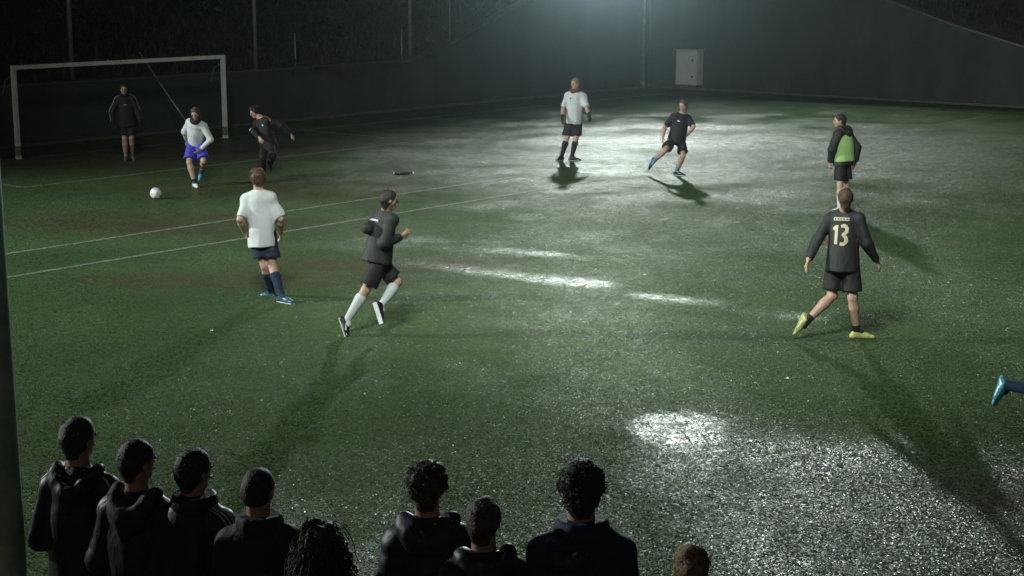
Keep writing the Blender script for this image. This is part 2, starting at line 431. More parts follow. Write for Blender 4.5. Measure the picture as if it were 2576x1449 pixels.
for k in range(420):
    a = r.choice([r.uniform(31.2, 36), r.uniform(32, 35), r.uniform(37, 47)]); z = float(top0(a))
    ln = r.uniform(.05, .28)*(1.6 if 32.5 < a < 35 else .8); p = uv(a, WALL_U2+.05+r.uniform(0, .06), z+.05)
    q = p-Z3*ln+U1*r.uniform(-.06, .06)+U2*.02; s = U1*r.uniform(.01, .03)
    j = len(V); V += [p-s, p+s, q+s*.5, q-s*.5]; F.append([j, j+1, j+2, j+3])
tag(obj('trailing_weeds', V, np.array(F), 'leaf_dry'), 'dark weeds trailing over the top of the goal wall', 'weeds', kind='stuff')

# ------------------------------------------------------------------ goal
def goal():
    base = uv(23.63, -32.05); o = empty('football_goal', base)
    tag(o, 'white portal goal frame without net, worn at the feet', 'goal')
    h, wd, r = 2.04, 6.1, .046
    for s in (-1, 1):
        p = uv(23.63+s*wd/2, -32.05)
        m = MB(); m.box(p+Z3*(h/2+.12), U1*r, U2*r, Z3*(h/2-.12)); post = m.build('post', 'goal_paint', o)
        m = MB(); m.box(p+Z3*.185, U1*(r+.003), U2*(r+.003), Z3*.12); m.build('worn_foot', 'goal_worn', post)
        m = MB(); m.box(p+Z3*.035, U1*(r+.004), U2*(r+.004), Z3*.035); m.build('ground_sleeve', 'goal_paint', post)
        m = MB(); m.tube([p+Z3*(h-.12)+U2*-.05, p+Z3*(h-.25)-U2*.35, p+Z3*(h-.6)-U2*.5], .012, 6); m.build('net_hook', 'galvanised', post)
    m = MB(); m.box(base+Z3*(h+r+.0), U1*(wd/2+r), U2*r, Z3*r); m.build('crossbar', 'goal_paint', o)
goal()
# thin leaning pole behind the goal
b0 = uv(26.2, -32.55, 0); t0 = at(350, 130, 41.6)
m = MB(); m.tube([b0, (b0+t0)/2-Z3*.03, t0], [.022, .02, .018], 8)
o = m.build('leaning_pole', 'galvanised', origin=b0, smooth=True); tag(o, 'thin pale pole leaning to the left behind the goal', 'pole')

# ------------------------------------------------------------------ poles on the goal wall
def wall_pole(a, h, r, label, grp, u2=WALL_U2-.42):
    z = float(top0(a)) - .25
    p = uv(a, u2, z); m = MB(); m.tube([p, p+Z3*h], [r, r*.85], 10)
    o = m.build('steel_pole', 'galvanised', origin=p, smooth=True); tag(o, label, 'pole', grp)
    f = MB(); f.box(p+Z3*.26, U1*r*1.9, U2*r*1.9, Z3*.012); f.build('base_plate', 'galvanised', o)
    f = MB(); f.tube([p+Z3*h, p+Z3*(h+.03)], [r*1.1, r*.4], 10); f.build('cap', 'galvanised', o)
wall_pole(24.2, 5.2, .065, 'tall steel pole above the wall, seen behind the goal crossbar', 'tall net poles above the goal wall')
wall_pole(30.36, 5.2, .06, 'tall steel pole above the wall just right of the goal', 'tall net poles above the goal wall')
wall_pole(36.75, 5.2, .06, 'tall steel pole where the wall top starts to rise', 'tall net poles above the goal wall')
wall_pole(38.6, 5.0, .03, 'thin dim steel pole right of the tall pole, above the rising wall', 'tall net poles above the goal wall')
wall_pole(31.88, 1.25, .025, 'short thin fence post right of the second tall pole', 'short fence posts above the goal wall')
wall_pole(36.36, 1.2, .025, 'short thin fence post beside the pole where the wall rises', 'short fence posts above the goal wall')

def lamp_post():
    p = at(1815, 221, 58.6); p = uv(p@U1-.25, p@U2, 0); o = empty('bracket_post', p); tag(o, 'thin post with bent bracket arm right of the cabinet', 'post')
    m = MB(); m.tube([p, p+Z3*2.1], .05, 8); m.build('shaft', 'galvanised', o, smooth=True)
    e = np.array([1., 0, 0])
    m = MB(); m.tube([p+Z3*2.05, p+Z3*2.35+e*.03, p+Z3*2.5+e*.16, p+Z3*2.52+e*.36], .028, 8); m.build('bracket_arm', 'galvanised', o, smooth=True)
    m = MB(); m.box(p+Z3*1.92, e*.09, np.array([0, 1., 0])*.07, Z3*.09); m.build('junction_box', 'cabinet_dark', o)
lamp_post()
def cabinet():
    c = uv(48.95, -32.62, 0); o = empty('electric_cabinet', c); tag(o, 'pale grey electric cabinet against the far wall', 'cabinet')
    hw, d = .46, .20
    m = MB(); m.box(c+Z3*.78, U1*d, U2*hw, Z3*.62); m.build('housing', 'cabinet_paint', o)
    m = MB(); m.box(c+Z3*.08, U1*(d-.03), U2*(hw-.05), Z3*.08); m.build('plinth', 'kerb', o)
    m = MB(); m.box(c+Z3*.78-U1*(d+.012), U1*.012, U2*(hw-.025), Z3*.59); dr = m.build('door', 'cabinet_paint', o)
    for z in (1.06, .46):
        m = MB(); m.tube([c+Z3*z-U1*(d+.022)+U2*.27, c+Z3*z-U1*(d+.05)+U2*.27], .04, 10); m.build('lock', 'cabinet_dark', dr)
    m = MB(); m.box(c+Z3*1.415-U1*.02, U1*(d+.05), U2*(hw+.03), Z3*.015); m.build('roof', 'cabinet_paint', o)
cabinet()

# ------------------------------------------------------------------ masts with floodlights
def spot(name, parent, loc, target, power, angle, blend, radius, color):
    l = bpy.data.lights.new(name, 'SPOT'); l.energy = power; l.spot_size = math.radians(angle); l.spot_blend = blend
    l.shadow_soft_size = radius; l.color = color
    o = bpy.data.objects.new(name, l); col.objects.link(o); o.parent = parent
    o0 = np.array(parent['_o']); d = np.asarray(target, float)-loc
    o.location = loc-o0; o.rotation_euler = Vector(d).to_track_quat('-Z', 'Y').to_euler(); return o
def floodlight(base, h, aim, label, power, angle, blend, color, radius, flat=None):
    base = np.asarray(base, float); o = empty('floodlight_mast', base); tag(o, label, 'floodlight', 'floodlight masts')
    m = MB(); m.tube([base-Z3*.3, base+Z3*h*.5, base+Z3*(h+.3)], [.16, .13, .09], 12); m.build('mast', 'galvanised', o, smooth=True)
    head = base+Z3*h; d = unit(np.asarray(aim)-head); dh = unit([d[0], d[1], 0]); side = np.array([-dh[1], dh[0], 0]); up = np.cross(side, d)*-1
    m = MB(); m.box(head-Z3*.1, side*1.0, dh*.05, Z3*.05); m.build('crossarm', 'galvanised', o)
    for s in (-.62, 0, .62):
        c = head+side*s+dh*.16+Z3*.1
        hm = MB(); hm.box(c, side*.26, up*.2, d*.09); lampo = hm.build('lamp_housing', 'steel_dark', o)
        lm = MB(); lm.box(c+d*.096, side*.23, up*.17, d*.004); lm.build('lens', 'lamp_lens', lampo)
    spot('floodlight_beam', o, head+dh*.16+Z3*.1+d*.35, aim, power, angle, blend, radius, color)
    if flat: spot('floodlight_beam', o, head+side*.62+dh*.16+Z3*.1+d*.35, flat[0], flat[1], flat[2], 1.0, radius, color)
MAIN = np.array([4.2, 67.6, 13.2]); mb = float(hill_h(np.array(MAIN@U1), np.array(MAIN@U2)))
floodlight((MAIN[0], MAIN[1], mb), MAIN[2]-mb, (12.0, 23, 0), 'tall floodlight mast on the hill behind the far wall, above the picture', MAIN_POWER, 58, 1.0, (.90, 1.0, .91), .6)
floodlight((-27, 21.3, 0), 9.6, (5, 21.3, 2.0), 'floodlight mast beyond the near left corner, outside the picture', LEFT_POWER, 90, 1.0, (.93, 1.0, .95), .25)

# pole in front of the wall corner, lamp added just above the picture to make glare in the haze
def corner_pole():
    p = uv(48.05, WALL_U2+.55, 0); o = empty('corner_pole_added_lamp', p); tag(o, 'slim grey steel pole standing before the wall left of the cabinet, with an added glow lamp', 'pole')
    m = MB(); m.tube([p, p+Z3*3, p+Z3*6.4], [.075, .07, .055], 12); m.build('shaft', 'galvanised', o, smooth=True)
    m = MB(); m.tube([p, p+Z3*.3], .10, 12); m.build('sleeve', 'galvanised', o, smooth=True)
    e = np.array([-1., 0, 0]); hd = p+Z3*6.3+e*1.35
    m = MB(); m.tube([p+Z3*6.1, p+Z3*6.35+e*.5, p+Z3*6.38+e*1.4], .035, 8); m.build('bracket_arm', 'galvanised', o, smooth=True)
    d = unit(np.array([0, 0, 6.6])-hd); sd = unit(np.cross(d, Z3)); up = np.cross(sd, d)
    m = MB(); m.box(hd-Z3*.12, sd*.24, up*.18, d*.09); lh = m.build('lamp_housing', 'steel_dark', o)
    m = MB(); m.box(hd-Z3*.12+d*.096, sd*.21, up*.15, d*.004); m.build('lens', 'lamp_lens', lh)
    spot('added_glow_beam', o, hd-Z3*.12+d*.3, np.array([0, 0, 6.6]), GLARE_POWER, 18, 1.0, .2, (.74, .98, 1.0))
corner_pole()
# near mast at the left edge of the view
def near_mast():
    p = np.array([-2.805, 8.3, 0]); o = empty('near_mast', p); tag(o, 'thick grey-green steel floodlight mast close by at the left edge', 'mast')
    m = MB(); m.tube([p, p+Z3*4, p+Z3*12.3], [.125, .115, .09], 28); m.build('shaft', 'mast_paint', o, smooth=True)
    head = p+Z3*12; aim = np.array([5.5, 32, 0]); d = unit(aim-head); dh = unit([d[0], d[1], 0]); side = np.array([-dh[1], dh[0], 0]); up = np.cross(d, side)
    m = MB(); m.box(head, side*1.9, dh*.05, Z3*.05); m.build('crossarm', 'galvanised', o)
    for s in (-1.6, -.8, 0, .8, 1.6):
        c = head+side*s+dh*.2+Z3*.1; hm = MB(); hm.box(c, side*.26, up*.2, d*.09); lo_ = hm.build('lamp_housing', 'steel_dark', o)
        lm = MB(); lm.box(c+d*.096, side*.23, up*.17, d*.004); lm.build('lens', 'lamp_lens', lo_)
    spot('floodlight_beam', o, head+dh*.2+Z3*.1+d*.35, aim, NEAR_POWER, 76, 1.0, 1.7, (.95, 1.0, .92))
    m = MB(); m.box(p+Z3*.015, np.array([.24, 0, 0]), np.array([0, .24, 0]), Z3*.015); m.build('base_plate', 'galvanised', o)
near_mast()

# ================================================================== PEOPLE
def nets(Fd, org, h):
    s = Fd < 0
    c = np.zeros(tuple(n-1 for n in s.shape), np.int8)
    for i in (0, 1):
        for j in (0, 1):
            for k in (0, 1):
                c += s[i:s.shape[0]-1+i, j:s.shape[1]-1+j, k:s.shape[2]-1+k]
    I, J, K = np.nonzero((c > 0) & (c < 8))
    idx = np.full(c.shape, -1, np.int32); idx[I, J, K] = np.arange(len(I))
    acc = np.zeros((len(I), 3)); cnt = np.zeros(len(I))
    cor = [(0, 0, 0), (1, 0, 0), (0, 1, 0), (1, 1, 0), (0, 0, 1), (1, 0, 1), (0, 1, 1), (1, 1, 1)]
    val = [Fd[I+a, J+b, K+d] for a, b, d in cor]
    for a in range(8):
        for ax in range(3):
            if cor[a][ax] == 0:
                b = cor.index(tuple(cor[a][q]+(1 if q == ax else 0) for q in range(3)))
                va, vb = val[a], val[b]; mk = (va < 0) != (vb < 0)
                t = np.where(mk, va/np.where(mk, va-vb, 1), 0)
                p = np.tile(np.array(cor[a], float), (len(I), 1)); p[:, ax] += t
                acc += p*mk[:, None]; cnt += mk
    V = (np.stack([I, J, K], 1) + acc/np.maximum(cnt, 1)[:, None])*h + org
    Q = []
    for ax in range(3):
        sl0 = [slice(None)]*3; sl1 = [slice(None)]*3; sl0[ax] = slice(0, -1); sl1[ax] = slice(1, None)
        a = s[tuple(sl0)]; b = s[tuple(sl1)]
        E = np.stack(np.nonzero(a != b), 1); o1, o2 = (ax+1) % 3, (ax+2) % 3
        ok = (E[:, o1] > 0) & (E[:, o2] > 0) & (E[:, o1] < s.shape[o1]-1) & (E[:, o2] < s.shape[o2]-1); E = E[ok]
        ins = a[E[:, 0], E[:, 1], E[:, 2]]
        def ci(d1, d2):
            e = E.copy(); e[:, o1] -= d1; e[:, o2] -= d2; return idx[e[:, 0], e[:, 1], e[:, 2]]
        q = np.stack([ci(1, 1), ci(0, 1), ci(0, 0), ci(1, 0)], 1)
        q[~ins] = q[~ins][:, ::-1]; Q.append(q)
    return V, np.concatenate(Q)

class Sdf:
    """smooth union of tapered limbs, sampled on a small grid"""
    def __init__(s, h): s.h = h; s.prims = []; s.cuts = []; s.mods = []
    def cone(s, a, b, ra, rb, k=.03, flat=None, ff=1.0, caps=None, sub=False):
        s.prims.append(('c', np.asarray(a, float), np.asarray(b, float), ra, rb, k, flat, ff, caps, sub)); return s
    def ell(s, c, R, rad, k=.03, sub=False, caps=None):
        s.prims.append(('e', np.asarray(c, float), R, rad, k, sub, caps)); return s
    def cut(s, n, p): s.cuts.append((np.asarray(n, float), np.asarray(p, float))); return s
    def build(s):
        lo = np.full(3, 1e9); hi = -lo; bb = []
        for p in s.prims:
            if p[0] == 'c':
                r = max(p[3], p[4])+p[5]+3*s.h; l = np.minimum(p[1], p[2])-r; u = np.maximum(p[1], p[2])+r; sub = p[9]
            else:
                r = max(p[3])+p[4]+3*s.h; l = p[1]-r; u = p[1]+r; sub = p[5]
            bb.append((l, u))
            if not sub: lo = np.minimum(lo, l); hi = np.maximum(hi, u)
        n = np.ceil((hi-lo)/s.h).astype(int)+1
        ax = [lo[i]+s.h*np.arange(n[i]) for i in range(3)]
        Fd = np.full(tuple(n), 9.0, np.float32)
        for p, (l, u) in zip(s.prims, bb):
            i0 = np.clip(np.floor((l-lo)/s.h).astype(int), 0, n-1); i1 = np.clip(np.ceil((u-lo)/s.h).astype(int)+1, 1, n)
            if np.any(i1 <= i0): continue
            sl = tuple(slice(i0[q], i1[q]) for q in range(3))
            X, Yy, Zz = np.meshgrid(ax[0][sl[0]], ax[1][sl[1]], ax[2][sl[2]], indexing='ij', sparse=True)
            if p[0] == 'c':
                _, a, b, ra, rb, k, fl, ff, caps, sub = p; d = b-a; L2 = max(d@d, 1e-9)
                qx, qy, qz = X-a[0], Yy-a[1], Zz-a[2]
                t = np.clip((qx*d[0]+qy*d[1]+qz*d[2])/L2, 0, 1)
                qx, qy, qz = qx-t*d[0], qy-t*d[1], qz-t*d[2]
                r2 = qx*qx+qy*qy+qz*qz
                if fl is not None:
                    f = qx*fl[0]+qy*fl[1]+qz*fl[2]; r2 = r2+(ff*ff-1)*f*f
                D = np.sqrt(r2)-(ra+t*(rb-ra))
            else:
                _, c, R, rad, k, sub, caps = p
                qx, qy, qz = X-c[0], Yy-c[1], Zz-c[2]; s2 = 0; s4 = 0
                for q in range(3):
                    e = (qx*R[q][0]+qy*R[q][1]+qz*R[q][2]); s2 = s2+(e/rad[q])**2; s4 = s4+(e/rad[q]**2)**2
                k0 = np.sqrt(s2); D = k0*(k0-1)/np.maximum(np.sqrt(s4), 1e-6)
            if caps:
                for cn, cpnt in caps: D = np.maximum(D, (X-cpnt[0])*cn[0]+(Yy-cpnt[1])*cn[1]+(Zz-cpnt[2])*cn[2])
            cur = Fd[sl]
            if sub:
                hh = np.maximum(k-np.abs(cur+D), 0)/k; Fd[sl] = np.maximum(cur, -D)+hh*hh*k*.25
            else:
                hh = np.maximum(k-np.abs(cur-D), 0)/k; Fd[sl] = np.minimum(cur, D)-hh*hh*k*.25
        X, Yy, Zz = np.meshgrid(*ax, indexing='ij', sparse=True)
        for fn in s.mods: Fd = Fd+fn(X, Yy, Zz).astype(np.float32)
        for cn, cpnt in s.cuts:
            Fd = np.maximum(Fd, ((X-cpnt[0])*cn[0]+(Yy-cpnt[1])*cn[1]+(Zz-cpnt[2])*cn[2]).astype(np.float32))
        Fd[0] = Fd[-1] = 9; Fd[:, 0] = Fd[:, -1] = 9; Fd[:, :, 0] = Fd[:, :, -1] = 9
        return nets(Fd, lo, s.h)

def wrinkle(amp, freq, seed, zs=.5):
    r = np.random.RandomState(seed); W = [(unit(r.normal(0, 1, 3))*np.array([1, 1, zs])*freq*r.uniform(.55, 1.9), r.uniform(0, 6.28)) for _ in range(9)]
    def f(X, Y, Z):
        o = 0
        for kv, ph in W: o = o+np.sin(X*kv[0]+Y*kv[1]+Z*kv[2]+ph)
        return amp*o/3.4
    return f

def solve(par, x, y, L, sgn):
    if y is None: return par+unit(np.asarray(x)-par)*L
    d = ray(x, y); oc = CAMP-par; b = oc@d; c = oc@oc-L*L; q = b*b-c
    if q <= 0:
        p = CAMP-d*b; return par+unit(p-par)*L
    t = -b+(math.sqrt(q) if sgn > 0 else -math.sqrt(q)); return CAMP+d*t
def yawv(deg):
    a = math.radians(deg); return np.array([math.sin(a), -math.cos(a), 0])

def ribbon(me_bvh, segs, m, name, parent, off=.004, out=None):
    """flat print or trim laid on a garment: segs = list of (3d polyline, width, side vectors)"""
    V = []; F = []
    for pts, wd, sides in segs:
        j = len(V)
        for p, sd in zip(pts, sides):
            for q in (-1, 0, 1):
                c = p+sd*wd*.5*q; loc = None
                if out is not None: loc, nrm, ix, dist = me_bvh.ray_cast(Vector(c+out*.4), Vector(-out))
                if loc is None: loc, nrm, ix, dist = me_bvh.find_nearest(Vector(c))
                if out is not None: nrm = out
                V.append(np.array(loc)+np.array(nrm)*off)
        for i in range(len(pts)-1):
            for q in (0, 1): a = j+3*i+q; F.append([a, a+1, a+4, a+3])
    return obj(name, V, F, m, parent)
def strokes(center, right, up, polys, width):
    segs = []
    for pl in polys:
        dense = []
        for (a, b), (c, d) in zip(pl[:-1], pl[1:]):
            for t in np.linspace(0, 1, 4)[:-1]: dense.append((a+(c-a)*t, b+(d-b)*t))
        dense.append(pl[-1]); P = [center+right*a+up*b for a, b in dense]; S = []
        for i in range(len(P)):
            d = unit(P[min(i+1, len(P)-1)]-P[max(i-1, 0)]); S.append(unit(np.cross(d, np.cross(right, up))))
        segs.append((P, width, S))
    return segs
def bvh_of(V, F): return BVHTree.FromPolygons([tuple(v) for v in V], [tuple(int(i) for i in f) for f in F])

def hand(body, extra, wr, d, back, side, H, curl=.5, glove=0.0):
    """palm into the field, five fingers as tubes; back = direction of the back of the hand, side = thumb direction"""
    d = unit(d); back = unit(back-d*(back@d)); s = unit(side-d*(side@d)-back*(side@back)); k = H/1.78; g = glove
    pa = wr+d*.02*k; pb = wr+d*.085*k
    body.cone(pa, pb, .026*k+g, .036*k+g, .02, flat=back, ff=1.9)
    for i, (o, l) in enumerate(((.030, .070), (.011, .080), (-.009, .075), (-.028, .058))):
        p = wr+d*.088*k+s*o*k; pts = [p-d*.02*k]; dd = d
        for q in range(3):
            dd = unit(dd-back*curl*(.55+.12*i)); p = p+dd*l*k*(.42, .33, .27)[q]; pts.append(p)
        extra.tube(pts, [.0092*k+g*.7, .0095*k+g*.7, .0085*k+g*.7, .0065*k+g*.6], 6)
    p = wr+d*.03*k+s*.022*k; pts = [p]; dd = unit(d*.7+s*.75-back*.25)
    for q in range(3):
        p = p+dd*(.035, .030, .024)[q]*k; pts.append(p); dd = unit(dd+d*.25-back*.2*curl*2)
    extra.tube(pts, [.012*k+g*.7, .011*k+g*.7, .010*k+g*.6, .007*k+g*.6], 6)

def person(label, H, root_px, Y, yaw, neck, head, arms, legs, outfit, hyaw=None, hpitch=0, pyaw=None, group='players on the pitch', h=.011, feet_z=0.0, seed=0, ground=None):
    O = outfit; k = H/1.78; pyaw = yaw if pyaw is None else pyaw; hyaw = yaw if hyaw is None else hyaw
    for it in range(6):
        P = np.array(root_px, float) if len(root_px) == 3 else at(root_px[0], root_px[1], Y)
        Nk = solve(P, neck[0], neck[1], .295*H, neck[2]); S = unit(Nk-P)
        lat = unit(np.cross(S, yawv(yaw))); fr = np.cross(lat, S)
        latp = unit(np.cross(Z3, yawv(pyaw))); frp = np.cross(latp, Z3)
        Hd = solve(Nk, head[0], head[1], .108*H, head[2] if len(head) > 2 else -1)
        J = {}
        for nm, sg in (('L', 1), ('R', -1)):
            J['S'+nm] = Nk-S*.042*H+lat*sg*O.get('sw', .092)*H+(np.array(O.get('sh'+nm, (0, 0, 0)))*k)
            e, wv = arms[nm][:2]
            J['E'+nm] = solve(J['S'+nm], *e[:2], .168*H, e[2]); J['W'+nm] = solve(J['E'+nm], *wv[:2], .148*H, wv[2])
            J['H'+nm] = P+latp*sg*.053*H-Z3*.012*H
            kn, an = legs[nm][:2]
            J['K'+nm] = solve(J['H'+nm], *kn[:2], .240*H, kn[2]); J['A'+nm] = solve(J['K'+nm], *an[:2], .240*H, an[2])
            ft = legs[nm][2]
            if ft[0] == 'f': J['T'+nm] = J['A'+nm]+yawv(ft[1])*.105*H-Z3*.034*H
            else: J['T'+nm] = solve(J['A'+nm], ft[1], ft[2], .112*H, ft[3])
        # stand on the ground
        low = min(min(J['A'+n][2]-.046*H if legs[n][2][0] == 'f' else 9, J['T'+n][2]-.012*H) for n in 'LR')
        if ground: low = J['A'+ground][2]-.046*H if legs[ground][2][0] == 'f' else J['T'+ground][2]-.012*H
        if len(root_px) == 3 or O.get('no_ground') or abs(feet_z-low) < .01: break
        Y = Y+max(-.5, min(.5, (low-feet_z)/.2))
    dz = feet_z-low
    print('PERSON dz %.3f  H %.2f Y %.2f  %s' % (dz, H, Y, label[:40]))
    sh = Z3*dz
    if O.get('no_ground'): sh = Z3*0
    P, Nk, Hd = P+sh, Nk+sh, Hd+sh
    for q in J: J[q] = J[q]+sh
    org = np.array([P[0], P[1], feet_z])
    # head frame
    hf = yawv(hyaw); hl = np.array([-hf[1], hf[0], 0])*1.0; hl = unit(np.cross(Z3, hf)); pr = math.radians(hpitch)
    hfr = unit(hf*math.cos(pr)-Z3*math.sin(pr)); hu = unit(np.cross(hfr, hl)) ; hu = hu if hu[2] > 0 else -hu
    R = (hl, hfr, hu)
    # ---------------- body
    b = Sdf(h); ex = MB()
    b.cone(P-latp*.038*H, P+latp*.038*H, .056*H, .056*H, .03)
    b.cone(P, P+S*.14*H, .072*H, .074*H, .04, flat=fr, ff=1.45)
    b.cone(P+S*.13*H, Nk-S*.065*H, .082*H, .090*H, .04, flat=fr, ff=1.45)
    b.cone(J['SL'], J['SR'], .034*H, .034*H, .04)
    b.cone(Nk-S*.02*H, Hd-hfr*.012*H-hu*.02*H, .037*H, .034*H, .025)
    b.cone(Nk-S*.005*H, J['SL'], .030*H, .028*H, .04); b.cone(Nk-S*.005*H, J['SR'], .030*H, .028*H, .04)
    for n in 'LR':
        b.cone(J['S'+n], J['E'+n], .034*H, .024*H, .03); b.cone(J['E'+n], J['E'+n]*.7+J['W'+n]*.3, .024*H, .0255*H, .02)
        b.cone(J['E'+n]*.7+J['W'+n]*.3, J['W'+n], .0255*H, .0165*H, .02)
        b.cone(J['H'+n], J['K'+n], .047*H, .032*H, .03); q = J['K'+n]*.68+J['A'+n]*.32
        b.cone(J['K'+n], q, .031*H, .034*H, .02); b.cone(q, J['A'+n], .034*H, .020*H, .02)
    # skull, jaw, nose, ears
    b.ell(Hd+hu*.022*k-hfr*.012*k, R, (.076*k, .096*k, .092*k), .02)
    b.cone(Hd-hu*.035*k+hfr*.03*k, Hd-hu*.085*k+hfr*.052*k, .058*k, .030*k, .03)
    b.cone(Hd+hfr*.086*k+hu*.012*k, Hd+hfr*.102*k-hu*.022*k, .008*k, .013*k, .012)
    b.cone(Hd+hfr*.076*k+hu*.03*k-hl*.04*k, Hd+hfr*.076*k+hu*.03*k+hl*.04*k, .010*k, .010*k, .015)
    for sg in (-1, 1):
        b.ell(Hd+hl*sg*.078*k-hfr*.012*k-hu*.005*k, R, (.011*k, .020*k, .031*k), .008)
        b.ell(Hd+hfr*.098*k+hl*sg*.032*k+hu*.008*k, R, (.018*k, .014*k, .012*k), .012, sub=True)
    glove = O.get('glove')
    for n, sg in (('L', 1), ('R', -1)):
        d = unit(J['W'+n]-J['E'+n]); d = unit(d*.8+np.array(arms[n][2] if len(arms[n]) > 2 else (0, 0, -.2)))
        inw = unit((P+S*.1*H)-J['W'+n]); back = -inw
        hand(b, ex, J['W'+n], d, back, fr, H, curl=O.get('curl', .45))
    V, Fq = b.build(); n0 = len(V)
    if O.get('hands', True):
        V = np.concatenate([V, np.array(ex.V)]); Fl = [list(f) for f in Fq]+[[n0+i for i in f] for f in ex.F]
    else: Fl = Fq
    root = obj('person', V, Fl, O.get('skin', 'skin'), origin=org, smooth=True)
    tag(root, label, 'person', group)
    def part(name, sd, m, parent=root):
        Vp, Fp = sd.build(); o = obj(name, Vp, Fp, m, parent, smooth=True); return o, Vp, Fp
    if O.get('face', True):
        for sg in (-1, 1):
            e = Sdf(.006); e.ell(Hd+hfr*.084*k+hl*sg*.032*k+hu*.008*k, R, (.016, .012, .010), .005); part('eye', e, 'eye')
        e = Sdf(.007); e.cone(Hd+hfr*.083*k-hu*.055*k-hl*.022*k, Hd+hfr*.083*k-hu*.055*k+hl*.022*k, .009, .009, .005); part('mouth', e, 'lip')
    # ---------------- hair
    hs = O.get('hair', 'short'); hm = O.get('hair_mat', 'hair_dark'); e = Sdf(.008)
    thick = {'short': .010, 'crop': .006, 'mid': .014, 'mop': .022, 'curly': .020, 'long': .026}[hs]
    e.ell(Hd+hu*.026*k-hfr*.014*k, R, (.078*k+thick, .098*k+thick, .094*k+thick), .02)
    if hs in ('mop', 'curly'):
        e.ell(Hd+hu*.06*k+hfr*.03*k, R, (.075*k+thick*.6, .07*k+thick, .055*k+thick), .03)
    e.mods.append(wrinkle({'short': .004, 'crop': .002, 'mid': .006, 'mop': .008, 'curly': .009, 'long': .010}[hs], {'curly': 70, 'long': 60}.get(hs, 55), seed+3, 1))
    e.cut(unit(hfr*.92-hu*.40), Hd+hfr*.055*k+hu*.045*k)                      # hairline over the face
    if hs == 'long':
        for q in range(9):
            an = math.radians(-100+25*q); dd = -hfr*math.cos(an)+hl*math.sin(an)
            e.cone(Hd+dd*.070*k-hu*.01, Hd+dd*(.100+.02*(q % 2))*k-hu*.28*k, .042, .036, .03)
        e.cuts.pop(); e.cut(unit(hfr), Hd+hfr*.05*k)
    else:
        e.cut(-hu, Hd-hu*(.105 if hs != 'crop' else .06)*k)
        e.cone(Hd-hfr*.055*k, Hd-hfr*.045*k-hu*.10*k, .06*k+thick*.5, .045*k+thick*.3, .03)
        e.cut(unit(-hu*.62+hfr*.78), Hd-hu*.038*k-hfr*.006)                  # above the ear and down to the nape
    hV, hF = e.build(); sx = MB(); rs_ = np.random.RandomState(seed+77); nst = {'short': 120, 'crop': 0, 'mid': 420, 'mop': 420, 'curly': 900, 'long': 2000}[hs]
    for q in range(nst):
        v = unit(rs_.normal(size=3)); 
        if v[1] > .35 and v[2] < .55 or v[2] < (-.55 if hs != 'long' else -.3) or (abs(v[0]) > .8 and v[2] < -.1 and hs != 'long'): continue
        o_ = hl*v[0]+hfr*v[1]+hu*v[2]; p_ = Hd+hu*.026*k-hfr*.014*k+hl*v[0]*(.076*k+thick)+hfr*v[1]*(.096*k+thick)+hu*v[2]*(.092*k+thick)
        ln_ = {'short': .016, 'mid': .026, 'mop': .036, 'curly': .032, 'long': .27}[hs]*rs_.uniform(.6, 1.2); sg_ = 4 if hs != 'long' else 9
        dd = unit(o_*.40+rs_.normal(0, .45 if hs == 'curly' else .22, 3)-hu*.3-hfr*.25 if hs != 'long' else o_*.05-hu*.4+rs_.normal(0, .15, 3)); pts = [p_-o_*.006]
        for z in range(sg_):
            p_ = p_+dd*ln_/sg_; pts.append(p_+(rs_.normal(0, .005 if hs == 'curly' else .008, 3) if hs in ('curly', 'long') else 0))
            dd = unit(dd-hu*(.35 if hs != 'long' else .55)+rs_.normal(0, .25 if hs != 'curly' else .6, 3)-o_*(.1 if hs != 'long' else 0))
        r0 = {'short': .002, 'mid': .0026, 'mop': .003, 'curly': .0028, 'long': .0028}[hs]
        sx.tube(pts, [r0]*(len(pts)-1)+[r0*.4], 4, cap=False)
    nh = len(hV)
    if sx.V: hV = np.concatenate([hV, np.array(sx.V)])
    obj('hair', hV, [list(f) for f in hF]+[[nh+i for i in f] for f in sx.F], hm, root, smooth=True)
    # ---------------- shirt or jacket
    lo = O.get('loose', .014); sl = O.get('sleeve', 'short'); sm = O['shirt']; t = Sdf(h)
    hem = O.get('hem', .075)*H
    bulk = O.get('bulk', 0.0)
    t.cone(P-S*hem*1.4, P+S*.14*H, O.get('hip_r', .112)*H+lo*.7+bulk*.3, .088*H+lo+bulk, .05, flat=fr, ff=O.get('hem_ff', 1.10), caps=[(-S, P-S*hem)])
    t.cone(P+S*.12*H, Nk-S*.065*H, .085*H+lo+bulk, .092*H+lo+bulk*.8, .05, flat=fr, ff=1.36)
    t.cone(J['SL'], J['SR'], .034*H+lo*.4+bulk*.35, .034*H+lo*.4+bulk*.35, .05)
    for n in 'LR':
        s_, e_, w_ = J['S'+n], J['E'+n], J['W'+n]; nk_ = Nk-S*.012*H
        t.cone(nk_, s_, .034*H+bulk*.2, .034*H+lo*.4+bulk*.4, .05)
        if sl == 'short':
            d = unit(e_-s_); q = s_+d*.150*H; t.cone(s_, q+d*.05, .034*H+lo*.3, .031*H+lo*.6, .06, caps=[(d, q)])
        elif sl == 'long':
            t.cone(s_, e_, .038*H+lo*.6+bulk*.7, .030*H+.004+lo*.6+bulk*.7, .035); d = unit(w_-e_); q = w_-d*.004*H
            t.cone(e_, q+d*.04, .030*H+.004+lo*.6+bulk*.7, .021*H+lo*.5+bulk*.5, .03, caps=[(d, q)])
    t.cut(unit(S*.94+fr*.30), Nk+S*(.022+O.get('collar_h', 0))*H)
    t.mods.append(wrinkle(O.get('wr', .006), O.get('wf', 28), seed, O.get('wz', .45)))
